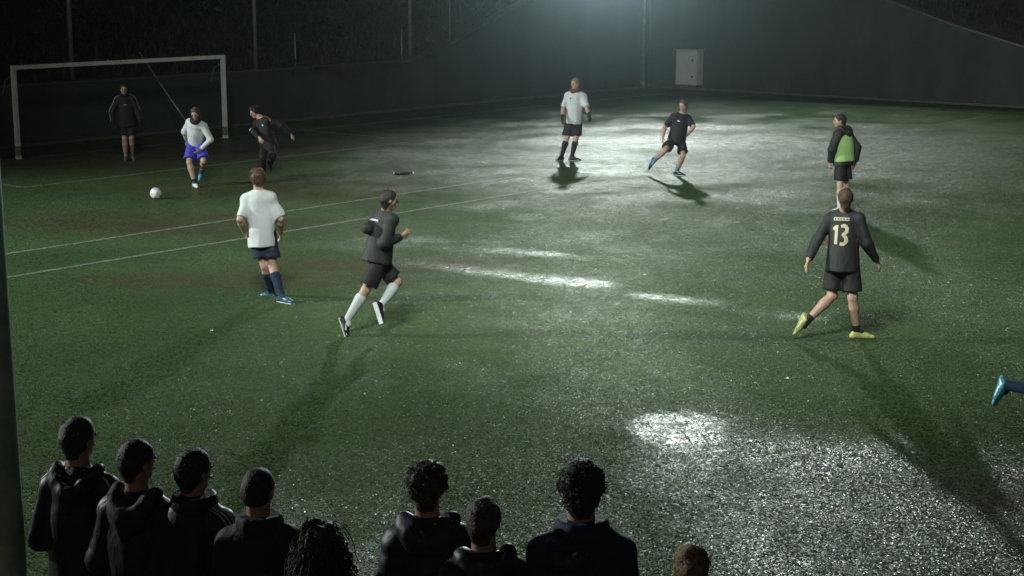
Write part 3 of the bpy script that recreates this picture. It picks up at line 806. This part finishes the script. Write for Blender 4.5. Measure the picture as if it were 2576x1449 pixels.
    if O.get('quilt'):
        zq = O['quilt']; t.mods.append(lambda X, Yy, Zz: .010*np.abs(np.cos((Zz+.05*X)*math.pi/zq+.6))**.35*-1+.008)
    shirt, sV, sF = part(O.get('shirt_name', 'shirt'), t, sm); bv = bvh_of(sV, sF)
    tr = O.get('trim')
    up0 = S
    if tr:
        for kind, mt, wd in tr:
            if kind.startswith('sleeve'):          # piping or stripes from the neck over the shoulder down the arm
                cnt = 3 if kind.endswith('3') else 1
                for n, sg in (('L', 1), ('R', -1)):
                    if kind.startswith('sleeveL') and n == 'R': continue
                    if kind.startswith('sleeveR') and n == 'L': continue
                    for q in range(cnt):
                        of = (q-(cnt-1)/2)*wd*2.1
                        out = lat*sg; pts = []; sd = []
                        wp = [Nk+S*.03*H+out*.035*H, J['S'+n]+S*.05*H+out*.01*H, J['S'+n]+out*.055*H-S*.02*H]
                        if 'short' not in kind: wp += [J['E'+n]+out*.05*H, J['W'+n]+out*.04*H]
                        for a_, b_ in zip(wp[:-1], wp[1:]):
                            for tt in np.linspace(0, 1, 7)[:-1]: pts.append(a_+(b_-a_)*tt+fr*(of+O.get('trim_f', .0)*H))
                        sd = [fr]*len(pts); ribbon(bv, [(pts, wd, sd)], mt, 'stripe', shirt)
            if kind == 'side':
                for sg in (1, -1):
                    pts = [P+S*z*H+lat*sg*.105*H-fr*.03*H for z in np.linspace(-.06, .13, 9)]; ribbon(bv, [(pts, wd, [fr]*9)], mt, 'side_stripe', shirt)
            if kind == 'collar':
                pts = [Nk+S*(.012+.0)*H+(lat*math.cos(a_)+fr*math.sin(a_))*.05*H-fr*.0 for a_ in np.linspace(0, 2*math.pi, 25)]
                m_ = MB(); 
                pts = [Nk-S*.004*H+fr*.004*H+(lat*math.cos(a_)*.040*H+(fr-S*.38)*math.sin(a_)*.040*H) for a_ in np.linspace(0, 2*math.pi, 25)]
                m_.tube(pts, wd, 6, cap=False); m_.build('collar', mt, shirt, smooth=True)
    for pr_ in O.get('prints', ()):
        where, polys, wd, mt, nm = pr_
        (fx, dx, dz_) = where; ctr = P+S*dz_*H+lat*dx*H+fr*fx*.12*H; right = lat if fx > 0 else -lat
        if fx > 0: right = lat*1.0
        ribbon(bv, strokes(ctr, right, S, polys, wd), mt, nm, shirt, .006, out=fr*fx)
    # ---------------- extra clothing
    if O.get('snood'):
        e = Sdf(.008); c = (Nk+Hd)/2-hu*.012*H
        for q in range(12):
            a0, a1 = 2*math.pi*q/12, 2*math.pi*(q+1)/12
            f = lambda a: c+(hl*math.cos(a)+hfr*math.sin(a))*.040*H-S*.006*H+(hfr*.012-S*.012)*H*max(0, math.sin(a))
            e.cone(f(a0), f(a1), .024*H, .024*H, .02)
        e.mods.append(wrinkle(.004, 60, seed, .5)); part('snood', e, O['snood'])
    if O.get('bib'):
        t = Sdf(h)
        t.cone(P-S*.08*H, P+S*.14*H, .100*H+lo+.018, .086*H+lo+.018, .05, flat=fr, ff=1.04, caps=[(-S, P-S*.022*H)])
        t.cone(P+S*.12*H, Nk-S*.065*H, .084*H+lo+.016, .074*H+lo+.012, .05, flat=fr, ff=1.04)
        for sg in (-1, 1): t.cone(Nk-S*.07*H+lat*sg*.06*H, Nk-S*.008*H+lat*sg*.055*H, .045*H, .030*H, .04, flat=fr, ff=.8)
        t.ell(Nk+S*.01*H-fr*.07*H, (lat, fr, S), (.055*H, .09*H, .085*H), .02, sub=True)
        t.cut(S, Nk+S*.0*H)
        t.mods.append(wrinkle(.006, 24, seed+5, .25)); part('training_bib', t, O['bib'])
    if O.get('hood'):
        e = Sdf(.010); rr = O.get('hood_r', .040)*H; c = Nk+S*.016*H
        f = lambda a: c+lat*math.cos(a)*.068*H-fr*math.sin(a)*.062*H-S*(.055*H*max(0, math.sin(a))**2)*O.get('hood_drop', 1)
        for q in range(10):
            a0 = math.pi*(-.08+1.16*q/10); a1 = math.pi*(-.08+1.16*(q+1)/10); e.cone(f(a0), f(a1), rr*(.42+.58*max(0, math.sin(a0))), rr*(.42+.58*max(0, math.sin(a1))), .045, flat=fr, ff=1.2)
        if O.get('hood_drop', 1) > 1: e.cone(f(math.pi*.5), f(math.pi*.5)-S*.05*H, rr*1.2, rr*.8, .04)
        e.mods.append(wrinkle(.006, 40, seed+2, .7)); part('hood', e, O['hood'])
    if O.get('stand_collar'):
        e = Sdf(.009)
        for q in range(12):
            a0, a1 = 2*math.pi*q/12, 2*math.pi*(q+1)/12
            f = lambda a: Nk+S*.012*H+(lat*math.cos(a)*.044*H+fr*math.sin(a)*.044*H)
            e.cone(f(a0), f(a1), .026*H, .026*H, .02, flat=S, ff=.75)
        e.cut(S, Nk+S*.040*H); part('collar', e, O['stand_collar'])
    if O.get('rucksack'):
        e = Sdf(.010); c = P+S*.19*H-fr*.085*H+lat*.035*H; rk = O['rucksack']
        for q, (dz_, rr) in enumerate(((.055, .050), (.015, .062), (-.03, .066), (-.075, .066))):
            e.cone(c+S*dz_*H-lat*rr*.5*H, c+S*dz_*H+lat*rr*.5*H, .032*H, .032*H, .012, flat=fr, ff=1.15)
        e.mods.append(wrinkle(.005, 40, 9, .8)); part('padded_back_panel', e, rk)
    # ---------------- shorts or trousers
    bt = O.get('bottom', 'shorts'); bm = O.get('bottom_mat', 'black_cloth'); t = Sdf(h); name = bt
    t.cone(P-latp*.040*H, P+latp*.040*H, .061*H, .061*H, .04); t.cone(P, P+S*.05*H, .084*H, .080*H, .04, flat=frp, ff=1.35)
    ln = O.get('short_len', .80)
    for n in 'LR':
        hp, kn, an = J['H'+n], J['K'+n], J['A'+n]; d = unit(kn-hp)
        if bt == 'shorts':
            q = hp+(kn-hp)*ln; t.cone(hp, q+d*.05, .050*H, .056*H+O.get('flare', .012), .035, caps=[(d, q)])
        else:
            t.cone(hp, kn, .056*H, .041*H, .035); d2 = unit(an-kn); q = an-d2*.01*H; t.cone(kn, q+d2*.03, .041*H, .031*H, .03, caps=[(d2, q)])
    t.mods.append(wrinkle(.005, 26, seed+8, .4)); sh_, hV, hF = part(name, t, bm)
    if O.get('short_print'):
        bv2 = bvh_of(hV, hF); c = J['HL']*.4+J['KL']*.6
        ribbon(bv2, strokes(c+frp*.08*H-latp*.02*H, latp, Z3, [[(-.02, 0), (.02, 0)]], .03), 'white_trim', 'crest', sh_)
    # ---------------- socks and shoes
    for n in 'LR':
        kn, an, tt = J['K'+n], J['A'+n], J['T'+n]; d = unit(an-kn)
        if O.get('sock'):
            fr_ = O.get('sock_top', .25); top = kn+(an-kn)*fr_; e = Sdf(.009); q = kn*.68+an*.32
            if fr_ < .32:
                e.cone(top-d*.03, q, .0335*H+.004, .0345*H+.005, .02, caps=[(-d, top)]); e.cone(q, an, .0345*H+.005, .0215*H+.005, .02)
            else: 
                rr = .034*H+(fr_-.32)/.68*(.020-.034)*H+.006; e.cone(top-d*.03, an, rr, .0215*H+.005, .02, caps=[(-d, top)])
            e.cone(an, an+(tt-an)*.3, .022*H, .02*H, .02); part('sock', e, O['sock'])
        fd = unit(tt-an); e = Sdf(.008)
        fdn = unit(np.cross(fd, np.cross(d, fd)))                            # foot 'down'
        if fdn@d < 0: fdn = -fdn
        if legs[n][2][0] == 'f': dn = -Z3; fd = unit(fd-dn*(fd@dn))
        else: dn = fdn
        heel = an-fd*.022*H+dn*.030*H; toe = an+fd*.105*H+dn*.034*H
        e.cone(an+dn*.006*H, heel, .0245*H, .0225*H, .02); e.cone(heel, toe, .021*H, .0165*H, .02, flat=dn, ff=1.15)
        e.cone(an+dn*.01*H, an+fd*.065*H+dn*.026*H, .022*H, .021*H, .025)
        e.cut(dn, an+dn*.046*H); so, _, _ = part('shoe', e, O.get('shoe'+n, O.get('shoe', 'shoe_black')))
        if O.get('sole'):
            sdv = unit(np.cross(fd, dn)); m_ = MB(); m_.box((heel+toe)/2*1.0+dn*(.046*H-((heel+toe)/2-an)@dn-.004), fd*.075*H, sdv*.020*H, dn*.005); m_.build('sole', O['sole'], so)
    if glove:
        for n, sg in (('L', 1), ('R', -1)):
            g = Sdf(.008); gx = MB(); d = unit(J['W'+n]-J['E'+n]); d2 = unit(d*.8+np.array(arms[n][2] if len(arms[n]) > 2 else (0, 0, -.2)))
            back = -unit((P+S*.1*H)-J['W'+n]); g.cone(J['W'+n]-d*.03*H, J['W'+n], .023*H, .022*H, .02)
            hand(g, gx, J['W'+n], d2, back, fr, H, curl=O.get('curl', .45), glove=.007)
            Vg, Fg = g.build(); nn = len(Vg); Vg = np.concatenate([Vg, np.array(gx.V)]); obj('glove', Vg, [list(f) for f in Fg]+[[nn+i for i in f] for f in gx.F], glove, root, smooth=True)
    return root, J, P, S, lat, fr

D1 = [[(-.05, .03), (-.015, .06), (-.015, -.095)]]
ONE = [(-.085, .045), (-.045, .085), (-.045, -.085)]
THREE = [(.005, .075), (.045, .085), (.075, .06), (.07, .025), (.035, .0), (.07, -.025), (.075, -.06), (.045, -.085), (.005, -.08)]
NAMEBAR = [[(-.085+.0345*i, -.016), (-.085+.0345*i, .016)] for i in range(6)] + [[(-.085, .013), (.088, .013)], [(-.085, -.013), (.088, -.013)]]
BADGE = [[(0, -.02), (0, .02)]]
BAR = [[(-.09, 0), (.09, 0)]]

# ---- players
person('player in black jacket with pale sleeve piping and shorts, standing in the goal', 1.78, (320, 299), 36.2, 8, (313.2, 241, -1), (311.5, 224.4, -1),
       dict(L=((348, 281, -1), (353, 304.4, -1)), R=((281.5, 284, -1), (285, 313, -1))),
       dict(L=((331, 358, -1), (333, 388, 1), ('p', 337, 399, -1)), R=((314, 356, -1), (316.5, 394.3, 1), ('f', 10))),
       dict(shirt='black_cloth', shirt_name='jacket', sleeve='long', loose=.020, hem=.09, trim=[('sleeve', 'grey_trim', .020)], trim_f=.03, stand_collar='black_cloth', short_len=.82, bottom_mat='black_cloth',
            shoe='shoe_grey', glove='black_cloth', prints=[((1, 0, .19), [[(-.03, 0), (.03, 0)]], .014, 'faint_print', 'logo')]), hyaw=14, hpitch=5, seed=1, ground='R')
person('player in white long sleeved top and blue shorts running to the ball', 1.78, (492, 359), 31.0, -8, (492.6, 303, -1), (491, 284, -1),
       dict(L=((529.6, 349.9, 1), (498, 381, -1), (-.2, -.2, -.1)), R=((464, 330, 1), (470, 350, 1))),
       dict(L=((512, 404, -1), (507.5, 428, 1), ('p', 502, 446, -1)), R=((476, 406, -1), (490, 460, 1), ('f', 25))),
       dict(shirt='white_cloth', sleeve='long', loose=.006, hem=-.005, hip_r=.084, wr=.003, bottom_mat='blue_cloth', short_len=.86, flare=.02, sock='navy_sock', sock_top=.80, shoeR='shoe_white', shoeL='shoe_blue',
            snood='black_cloth', hair='short', hair_mat='hair_brown', shR=(.02, .06, .0)), hyaw=-6, hpitch=28, seed=2, ground='R')
person('dark haired player in black tracksuit with orange shoulder piping leaning to the left', 1.78, (674, 361), 33.6, -40, (657, 297, -1), (637, 279, -1),
       dict(L=((714, 318, 1), (731, 337, 1)), R=((637, 331, -1), (652, 346, -1))),
       dict(L=((686, 392, -1), (680, 412, 1), ('p', 687, 430, 1)), R=((661, 396, -1), (661, 436, 1), ('f', -50))),
       dict(shirt='black_cloth', shirt_name='tracksuit_top', sleeve='long', loose=.018, hem=.07, trim=[('sleeve_short', 'orange_trim', .022), ('side', 'red_trim', .018)], bottom='trousers', bottom_mat='black_cloth', shoe='shoe_black',
            hair='curly', hair_mat='hair_dark', prints=[((1, -.05, .21), BADGE, .035, 'white_trim', 'crest'), ((1, .06, .22), BADGE, .03, 'faint_print', 'crest'), ((1, -.09, .13), [[(-.012, .02), (.012, .02), (.0, .0), (.014, -.012), (-.012, -.02)]], .010, 'white_trim', 'number')]),
       hyaw=-62, hpitch=22, seed=3, ground='R')
person('player in white t-shirt and navy shorts seen from behind', 1.79, (659, 588), 20.25, 178, (650.5, 482, 1), (648, 447, -1),
       dict(L=((604, 553, -1), (615, 585, 1), (.1, 0, -.2)), R=((708, 556, -1), (705, 587, 1), (0, .1, -.2))),
       dict(L=((671, 684, 1), (682, 737, 1), ('f', -110)), R=((687, 683, -1), (708.5, 745, -1), ('f', 50))),
       dict(shirt='white_cloth', sleeve='short', loose=.014, hem=.098, hip_r=.102, sw=.086, wr=.013, wf=26, wz=.5, trim=[('collar', 'white_trim', .008)], bottom_mat='navy_cloth', short_len=.70, flare=.02, sock='navy_sock', sock_top=.22, shoe='shoe_navy', sole='shoe_white',
            hair='mop', hair_mat='hair_brown', face=True), hyaw=200, hpitch=5, seed=4, ground='R')
person('player in charcoal kit with white socks running away to the right', 1.76, (950, 642), 18.5, 128, (970.7, 529, 1), (980, 502, -1),
       dict(R=((966, 612, -1), (1008, 594, 1), (.2, .1, .25)), L=((925, 573, -1), (958, 588, 1))),
       dict(R=((915, 738, 1), (871, 808, -1), ('p', 885, 841, -1)), L=((1006, 716, 1), (958, 768, -1), ('p', 973, 815, -1))),
       dict(shirt='charcoal_cloth', sleeve='long', loose=.010, hem=.045, bottom_mat='black_cloth', short_len=.85, flare=.018, sock='white_cloth', sock_top=.18, shoe='shoe_black', sole='shoe_white', hair='short', hair_mat='hair_dark',
            prints=[((-1, 0, .235), [[(-.06, 0), (.06, 0)]], .022, 'faint_print', 'lettering')]), hyaw=110, hpitch=5, seed=5, ground='R')
person('player in white shirt with red snood and black gloves standing on the far wet patch', 1.86, (1444, 294), 36.2, -8, (1449, 232, 1), (1446.6, 211, -1),
       dict(R=((1416.5, 272, -1), (1415, 296, -1)), L=((1476, 272, -1), (1482.5, 290, -1))),
       dict(R=((1426, 350, -1), (1412, 395, 1), ('f', -35)), L=((1449, 350, -1), (1438.5, 395, 1), ('f', 70))),
       dict(shirt='white_cloth', sleeve='short', loose=.018, hip_r=.098, hem=.085, bottom_mat='black_cloth', short_len=.90, flare=.02, sock='black_cloth', sock_top=.20, shoe='shoe_black', sole='shoe_white', snood='red_cloth', glove='black_cloth',
            hair='short', hair_mat='hair_fair', prints=[((1, -.055, .22), BADGE, .035, 'dark_print', 'crest'), ((1, -.055, .19), [[(-.01, 0), (.01, 0)]], .014, 'dark_print', 'emblem'), ((1, 0, .16), BAR, .022, 'faint_print', 'sponsor_bar')]),
       hyaw=-48, hpitch=2, seed=6)
person('player in black kit with white collar running right on the far wet patch', 1.74, (1703, 347), 33.45, 14, (1716, 284, -1), (1718.5, 265, -1),
       dict(R=((1671, 319, -1), (1667.5, 343, -1)), L=((1745, 318, -1), (1729, 338, 1))),
       dict(R=((1673, 377, -1), (1645, 404, 1), ('p', 1634, 427, -1)), L=((1718, 391, -1), (1702, 430, 1), ('f', 55))),
       dict(shirt='black_cloth', sleeve='short', loose=.018, hem=.06, bottom_mat='black_cloth', short_len=.78, flare=.02, sock='blue_sock', sock_top=.62, shoe='shoe_black', sole='shoe_white', trim=[('collar', 'white_trim', .026)],
            hair='short', hair_mat='hair_brown', prints=[((1, -.05, .21), [[(-.025, 0), (.025, 0)]], .018, 'white_trim', 'logo')]), hyaw=-42, hpitch=4, seed=7, ground='L')
person('man in green training bib over black hoodie looking left', 1.79, (2121, 399), 27.95, -132, (2120, 324, 1), (2112, 302, -1),
       dict(L=((2094, 374, -1), (2089, 406, 1)), R=((2163, 378, -1), (2151, 414, 1))),
       dict(L=((2113, 478, -1), (2113, 530, 1), ('f', -130)), R=((2128, 478, -1), (2132, 530, 1), ('f', -150))),
       dict(shirt='charcoal_cloth', shirt_name='hoodie', sleeve='long', loose=.022, hem=.06, hem_ff=1.25, bib='bib_green', hood='charcoal_cloth', hood_r=.036, bottom_mat='black_cloth', short_len=.80, flare=.02, sock='white_cloth', sock_top=.45, shoe='shoe_black', hair='short', hair_mat='hair_dark'),
       hyaw=-95, hpitch=6, seed=8)
person('player in black shirt with gold number 13 and yellow boots walking away', 1.80, (2120, 648), 18.25, 152, (2125, 531, 1), (2127.5, 499, -1),
       dict(L=((2056, 604, -1), (2034, 652, -1), (0, 0, -.2)), R=((2182, 616, 1), (2205, 654, 1), (.1, 0, -.2))),
       dict(L=((2093, 759, -1), (2029, 808, -1), ('p', 2010, 846, -1)), R=((2145, 752, 1), (2155, 833, 1), ('f', 80))),
       dict(shirt='charcoal_cloth', sleeve='long', loose=.012, hem=.09, bottom_mat='black_cloth', short_len=.85, flare=.018, sock='black_cloth', sock_top=.80, shoe='shoe_yellow', trim=[('collar', 'orange_trim', .006), ('side', 'red_trim', .016)], hair='short', hair_mat='hair_brown',
            prints=[((-1, 0, .252), NAMEBAR, .012, 'gold_print', 'name_lettering'), ((-1, 0, .150), [[(x*1.0, y*1.3) for x, y in ONE], [(x*1.0, y*1.3) for x, y in THREE]], .038, 'gold_print', 'number')]), hyaw=165, hpitch=0, seed=9, ground='R')
person('player at the right edge, only a raised blue boot and dark sock in view', 1.78, (2660, 880), 14.5, 95, (2690, 690, 1), (2705, 650, -1),
       dict(L=((2740, 770, 1), (2790, 750, 1)), R=((2640, 780, -1), (2690, 800, 1))),
       dict(R=((2640, 985, -1), (2532, 970, 1), ('p', 2512, 1030, -1)), L=((2720, 990, 1), (2690, 1100, 1), ('f', 90))),
       dict(shirt='white_cloth', sleeve='short', loose=.02, bottom_mat='navy_cloth', sock='navy_sock', sock_top=.2, shoe='shoe_blue', hair='short'), seed=10, ground='L')

# ---- spectators on the near touchline, backs to the camera
def spectator(label, H, x, top, Y, yaw, hyaw, outfit, lean=0, hpitch=0, seed=20, sw=0):
    """x, top = where the head shows; body hangs straight below"""
    hp = at(x, top, Y); f = yawv(yaw); l = unit(np.cross(Z3, f))
    B = np.array([hp[0]+lean, Y, 0])-yawv(hyaw)*.0
    pel = B+Z3*.52*H; nk = B+Z3*.815*H+f*.01; hd = np.array([hp[0], Y, .815*H+.108*H])+f*.030
    def A(sg):
        s_ = B+l*sg*.086*H; e = s_+l*sg*.030*H-f*.02*H+Z3*.63*H; w_ = s_-l*sg*.02*H+f*.10*H+Z3*.53*H
        return ((e, None, 1), (w_, None, 1))
    def Lg(sg):
        s_ = B+l*sg*.06*H; return ((s_+Z3*.27*H+f*.01, None, 1), (s_+Z3*.03*H, None, 1), ('f', yaw))
    O = dict(face=True, hands=True, bottom='trousers', bottom_mat='black_cloth', sleeve='long', shirt_name='jacket', shoe='shoe_black', bulk=.006, loose=.014, hem=.09, sw=.086, skin='skin_shaded', shL=(0, 0, -.022), shR=(0, 0, -.022)); O.update(outfit)
    return person(label, H, pel, Y, yaw, (nk, None, 1), (hd, None, 1), dict(L=A(1), R=A(-1)), dict(L=Lg(1), R=Lg(-1)), O, hyaw=hyaw, hpitch=hpitch, group='spectators along the near touchline', seed=seed, h=.012)
spectator('spectator in slick black jacket with pale piping, leftmost and tallest of the left four', 1.80, 190, 1054, 8.5, 165, 150, dict(shirt='slick_black', hood='slick_black', hood_r=.030, hood_drop=1.3, hair='short', trim=[('sleeve', 'grey_trim', .010)], trim_f=-.02, wr=.010, wf=30), seed=21)
spectator('spectator in black hooded jacket with pale pinstripes, second from the left mast', 1.76, 338, 1114, 8.2, 160, 140, dict(shirt='slick_black', hood='black_cloth', hood_r=.034, hood_drop=1.5, hair='short', trim=[('sleeveL3', 'grey_trim', .007)], trim_f=-.03, wr=.008), seed=22)
spectator('spectator in black track jacket with three pale shoulder stripes', 1.755, 482, 1135, 8.05, 165, 142, dict(shirt='slick_black', stand_collar='slick_black', hair='short', trim=[('sleeveR_short3', 'grey_trim', .012)], trim_f=-.022, wr=.008), seed=23)
spectator('spectator with cropped hair in plain black sweatshirt, fourth from the left mast', 1.74, 648, 1187, 7.76, 178, 160, dict(shirt='black_cloth', hair='crop', hair_mat='hair_dark', collar_h=.012, bulk=.006, stand_collar='black_cloth'), seed=24)
spectator('spectator with long curly brown hair, low at the bottom edge', 1.64, 800, 1322, 7.2, 180, 180, dict(shirt='black_cloth', hair='long', hair_mat='hair_brown', bulk=.012), seed=25)
spectator('spectator in dark quilted puffer jacket with curly hair', 1.76, 1075, 1178, 7.75, 185, 170, dict(shirt='puffer_navy', hood='puffer_navy', hood_r=.040, hair='curly', hair_mat='hair_brown', quilt=.085, bulk=.014), seed=26)
spectator('spectator in dark hooded jacket between the two puffer jackets', 1.72, 1220, 1259, 7.35, 190, 165, dict(shirt='puffer_navy', hood='puffer_navy', hood_r=.036, hair='short', hair_mat='hair_brown', bulk=.010), seed=27)
spectator('tall spectator with bushy dark hair and shiny padded panel on the back', 1.90, 1465, 1164, 7.3, 183, 175, dict(shirt='navy_cloth', stand_collar='navy_cloth', hair='curly', hair_mat='hair_dark', bulk=.012, sw=.090, rucksack='puffer_navy'), seed=28)
spectator('spectator with short fair hair, only the head above the bottom edge', 1.66, 1740, 1389, 6.88, 180, 185, dict(shirt='black_cloth', hair='short', hair_mat='hair_fair'), seed=29)

# ================================================================== BALL AND LITTER
def ball():
    r = .108; c = at(392, 489, 29.9); c = np.array([c[0], c[1], max(r, c[2])])
    # truncated icosahedron blown up to a sphere: hexagons pale, pentagons grey
    ph = (1+5**.5)/2; ico = []
    for s1 in (-1, 1):
        for s2 in (-1, 1): ico += [(0, s1, s2*ph), (s1, s2*ph, 0), (s2*ph, 0, s1)]
    ico = np.array([unit(v) for v in ico]); n = 26; m = 48; V = []; F = []
    for i in range(n+1):
        for j in range(m):
            a = math.pi*i/n; b_ = 2*math.pi*j/m; d = np.array([math.sin(a)*math.cos(b_), math.sin(a)*math.sin(b_), math.cos(a)]); V.append(c+d*r)
    white = []; dark = []
    for i in range(n):
        for j in range(m):
            f = [i*m+j, (i+1)*m+j, (i+1)*m+(j+1) % m, i*m+(j+1) % m]; ce = unit(np.mean([V[q] for q in f], 0)-c)
            (dark if (ico@ce).max() > .945 else white).append(f)
    o = obj('football', V, white, 'ball_white', origin=c, smooth=True); tag(o, 'white football rolling on the turf before the goal', 'ball')
    obj('dark_panel', V, dark, 'ball_dark', o, smooth=True)
ball()
def litter(px, Y, label, kind):
    p = at(px[0], px[1], Y); p = np.array([p[0], p[1], 0]); o = None; r = np.random.RandomState(int(px[0]))
    if kind == 'bottle':
        e = np.array([1., .12, 0]); e = unit(e); c = p+Z3*.030
        m = MB(); m.tube([c-e*.20, c-e*.16, c+e*.10, c+e*.15, c+e*.19], [.022, .030, .030, .016, .014], 10); o = m.build('water_bottle', 'plastic_dark', origin=p, smooth=True); tag(o, label, 'bottle')
        m = MB(); m.tube([c+e*.19, c+e*.215], .018, 10); m.build('cap', 'paper', o)
        m = MB(); m.tube([c-e*.225, c-e*.20], [.02, .024], 10); m.build('base', 'paper', o)
    else:
        V = []; F = []
        for i in range(4):
            for j in range(4): V.append(p+np.array([(i-1.5)*.011, (j-1.5)*.011, .008+.008*abs(r.normal())]))
        for i in range(3):
            for j in range(3): F.append([4*i+j, 4*i+j+1, 4*i+j+5, 4*i+j+4])
        o = obj('paper_scrap', V, F, 'paper', origin=p); tag(o, label, 'litter', 'scraps on the turf')
G0 = lambda x, y: (CAMP+ray(x, y)*(-CAM_H/ray(x, y)[2]))[1]
litter((1016, 438), G0(1016, 438), 'dark bottle with pale ends lying on the turf in midfield', 'bottle')
for x, y, lb in ((1901, 966, 'crumpled white scrap on the turf below the walking player'), (1980, 954, 'tiny white scrap right of the crumpled scrap'), (1266, 527, 'tiny pale scrap on the middle of the turf'),
                 (1622, 693, 'tiny white scrap between the wet streaks'), (533, 833, 'tiny white scrap on the dark turf lower left'), (2552, 366, 'small dark scrap near the right edge of the pitch')):
    litter((x, y), G0(x, y), lb, 'paper')

# ================================================================== DAMP AIR, ALSO STANDING IN FOR LENS GLARE
hz = MB(); hz.box((5, 40, 12.9), (75, 0, 0), (0, 62, 0), (0, 0, 14))
haze = hz.build('haze', 'soil'); haze.data.materials.clear()
hm_ = bpy.data.materials.new('haze_air'); hm_.use_nodes = True; hn = hm_.node_tree; hn.nodes.clear()
ho = hn.nodes.new('ShaderNodeOutputMaterial'); pv = hn.nodes.new('ShaderNodeVolumePrincipled')
pv.inputs['Color'].default_value = (.86, .95, 1, 1); pv.inputs['Density'].default_value = HAZE_DENSITY; pv.inputs['Anisotropy'].default_value = HAZE_G
hn.links.new(pv.outputs[0], ho.inputs['Volume']); haze.data.materials.append(hm_); haze['kind'] = 'stuff'
tag(haze, 'thin damp night haze over the whole pitch, also standing in for lens glare', 'haze')

for o in list(bpy.data.objects):
    if '_o' in o: del o['_o']
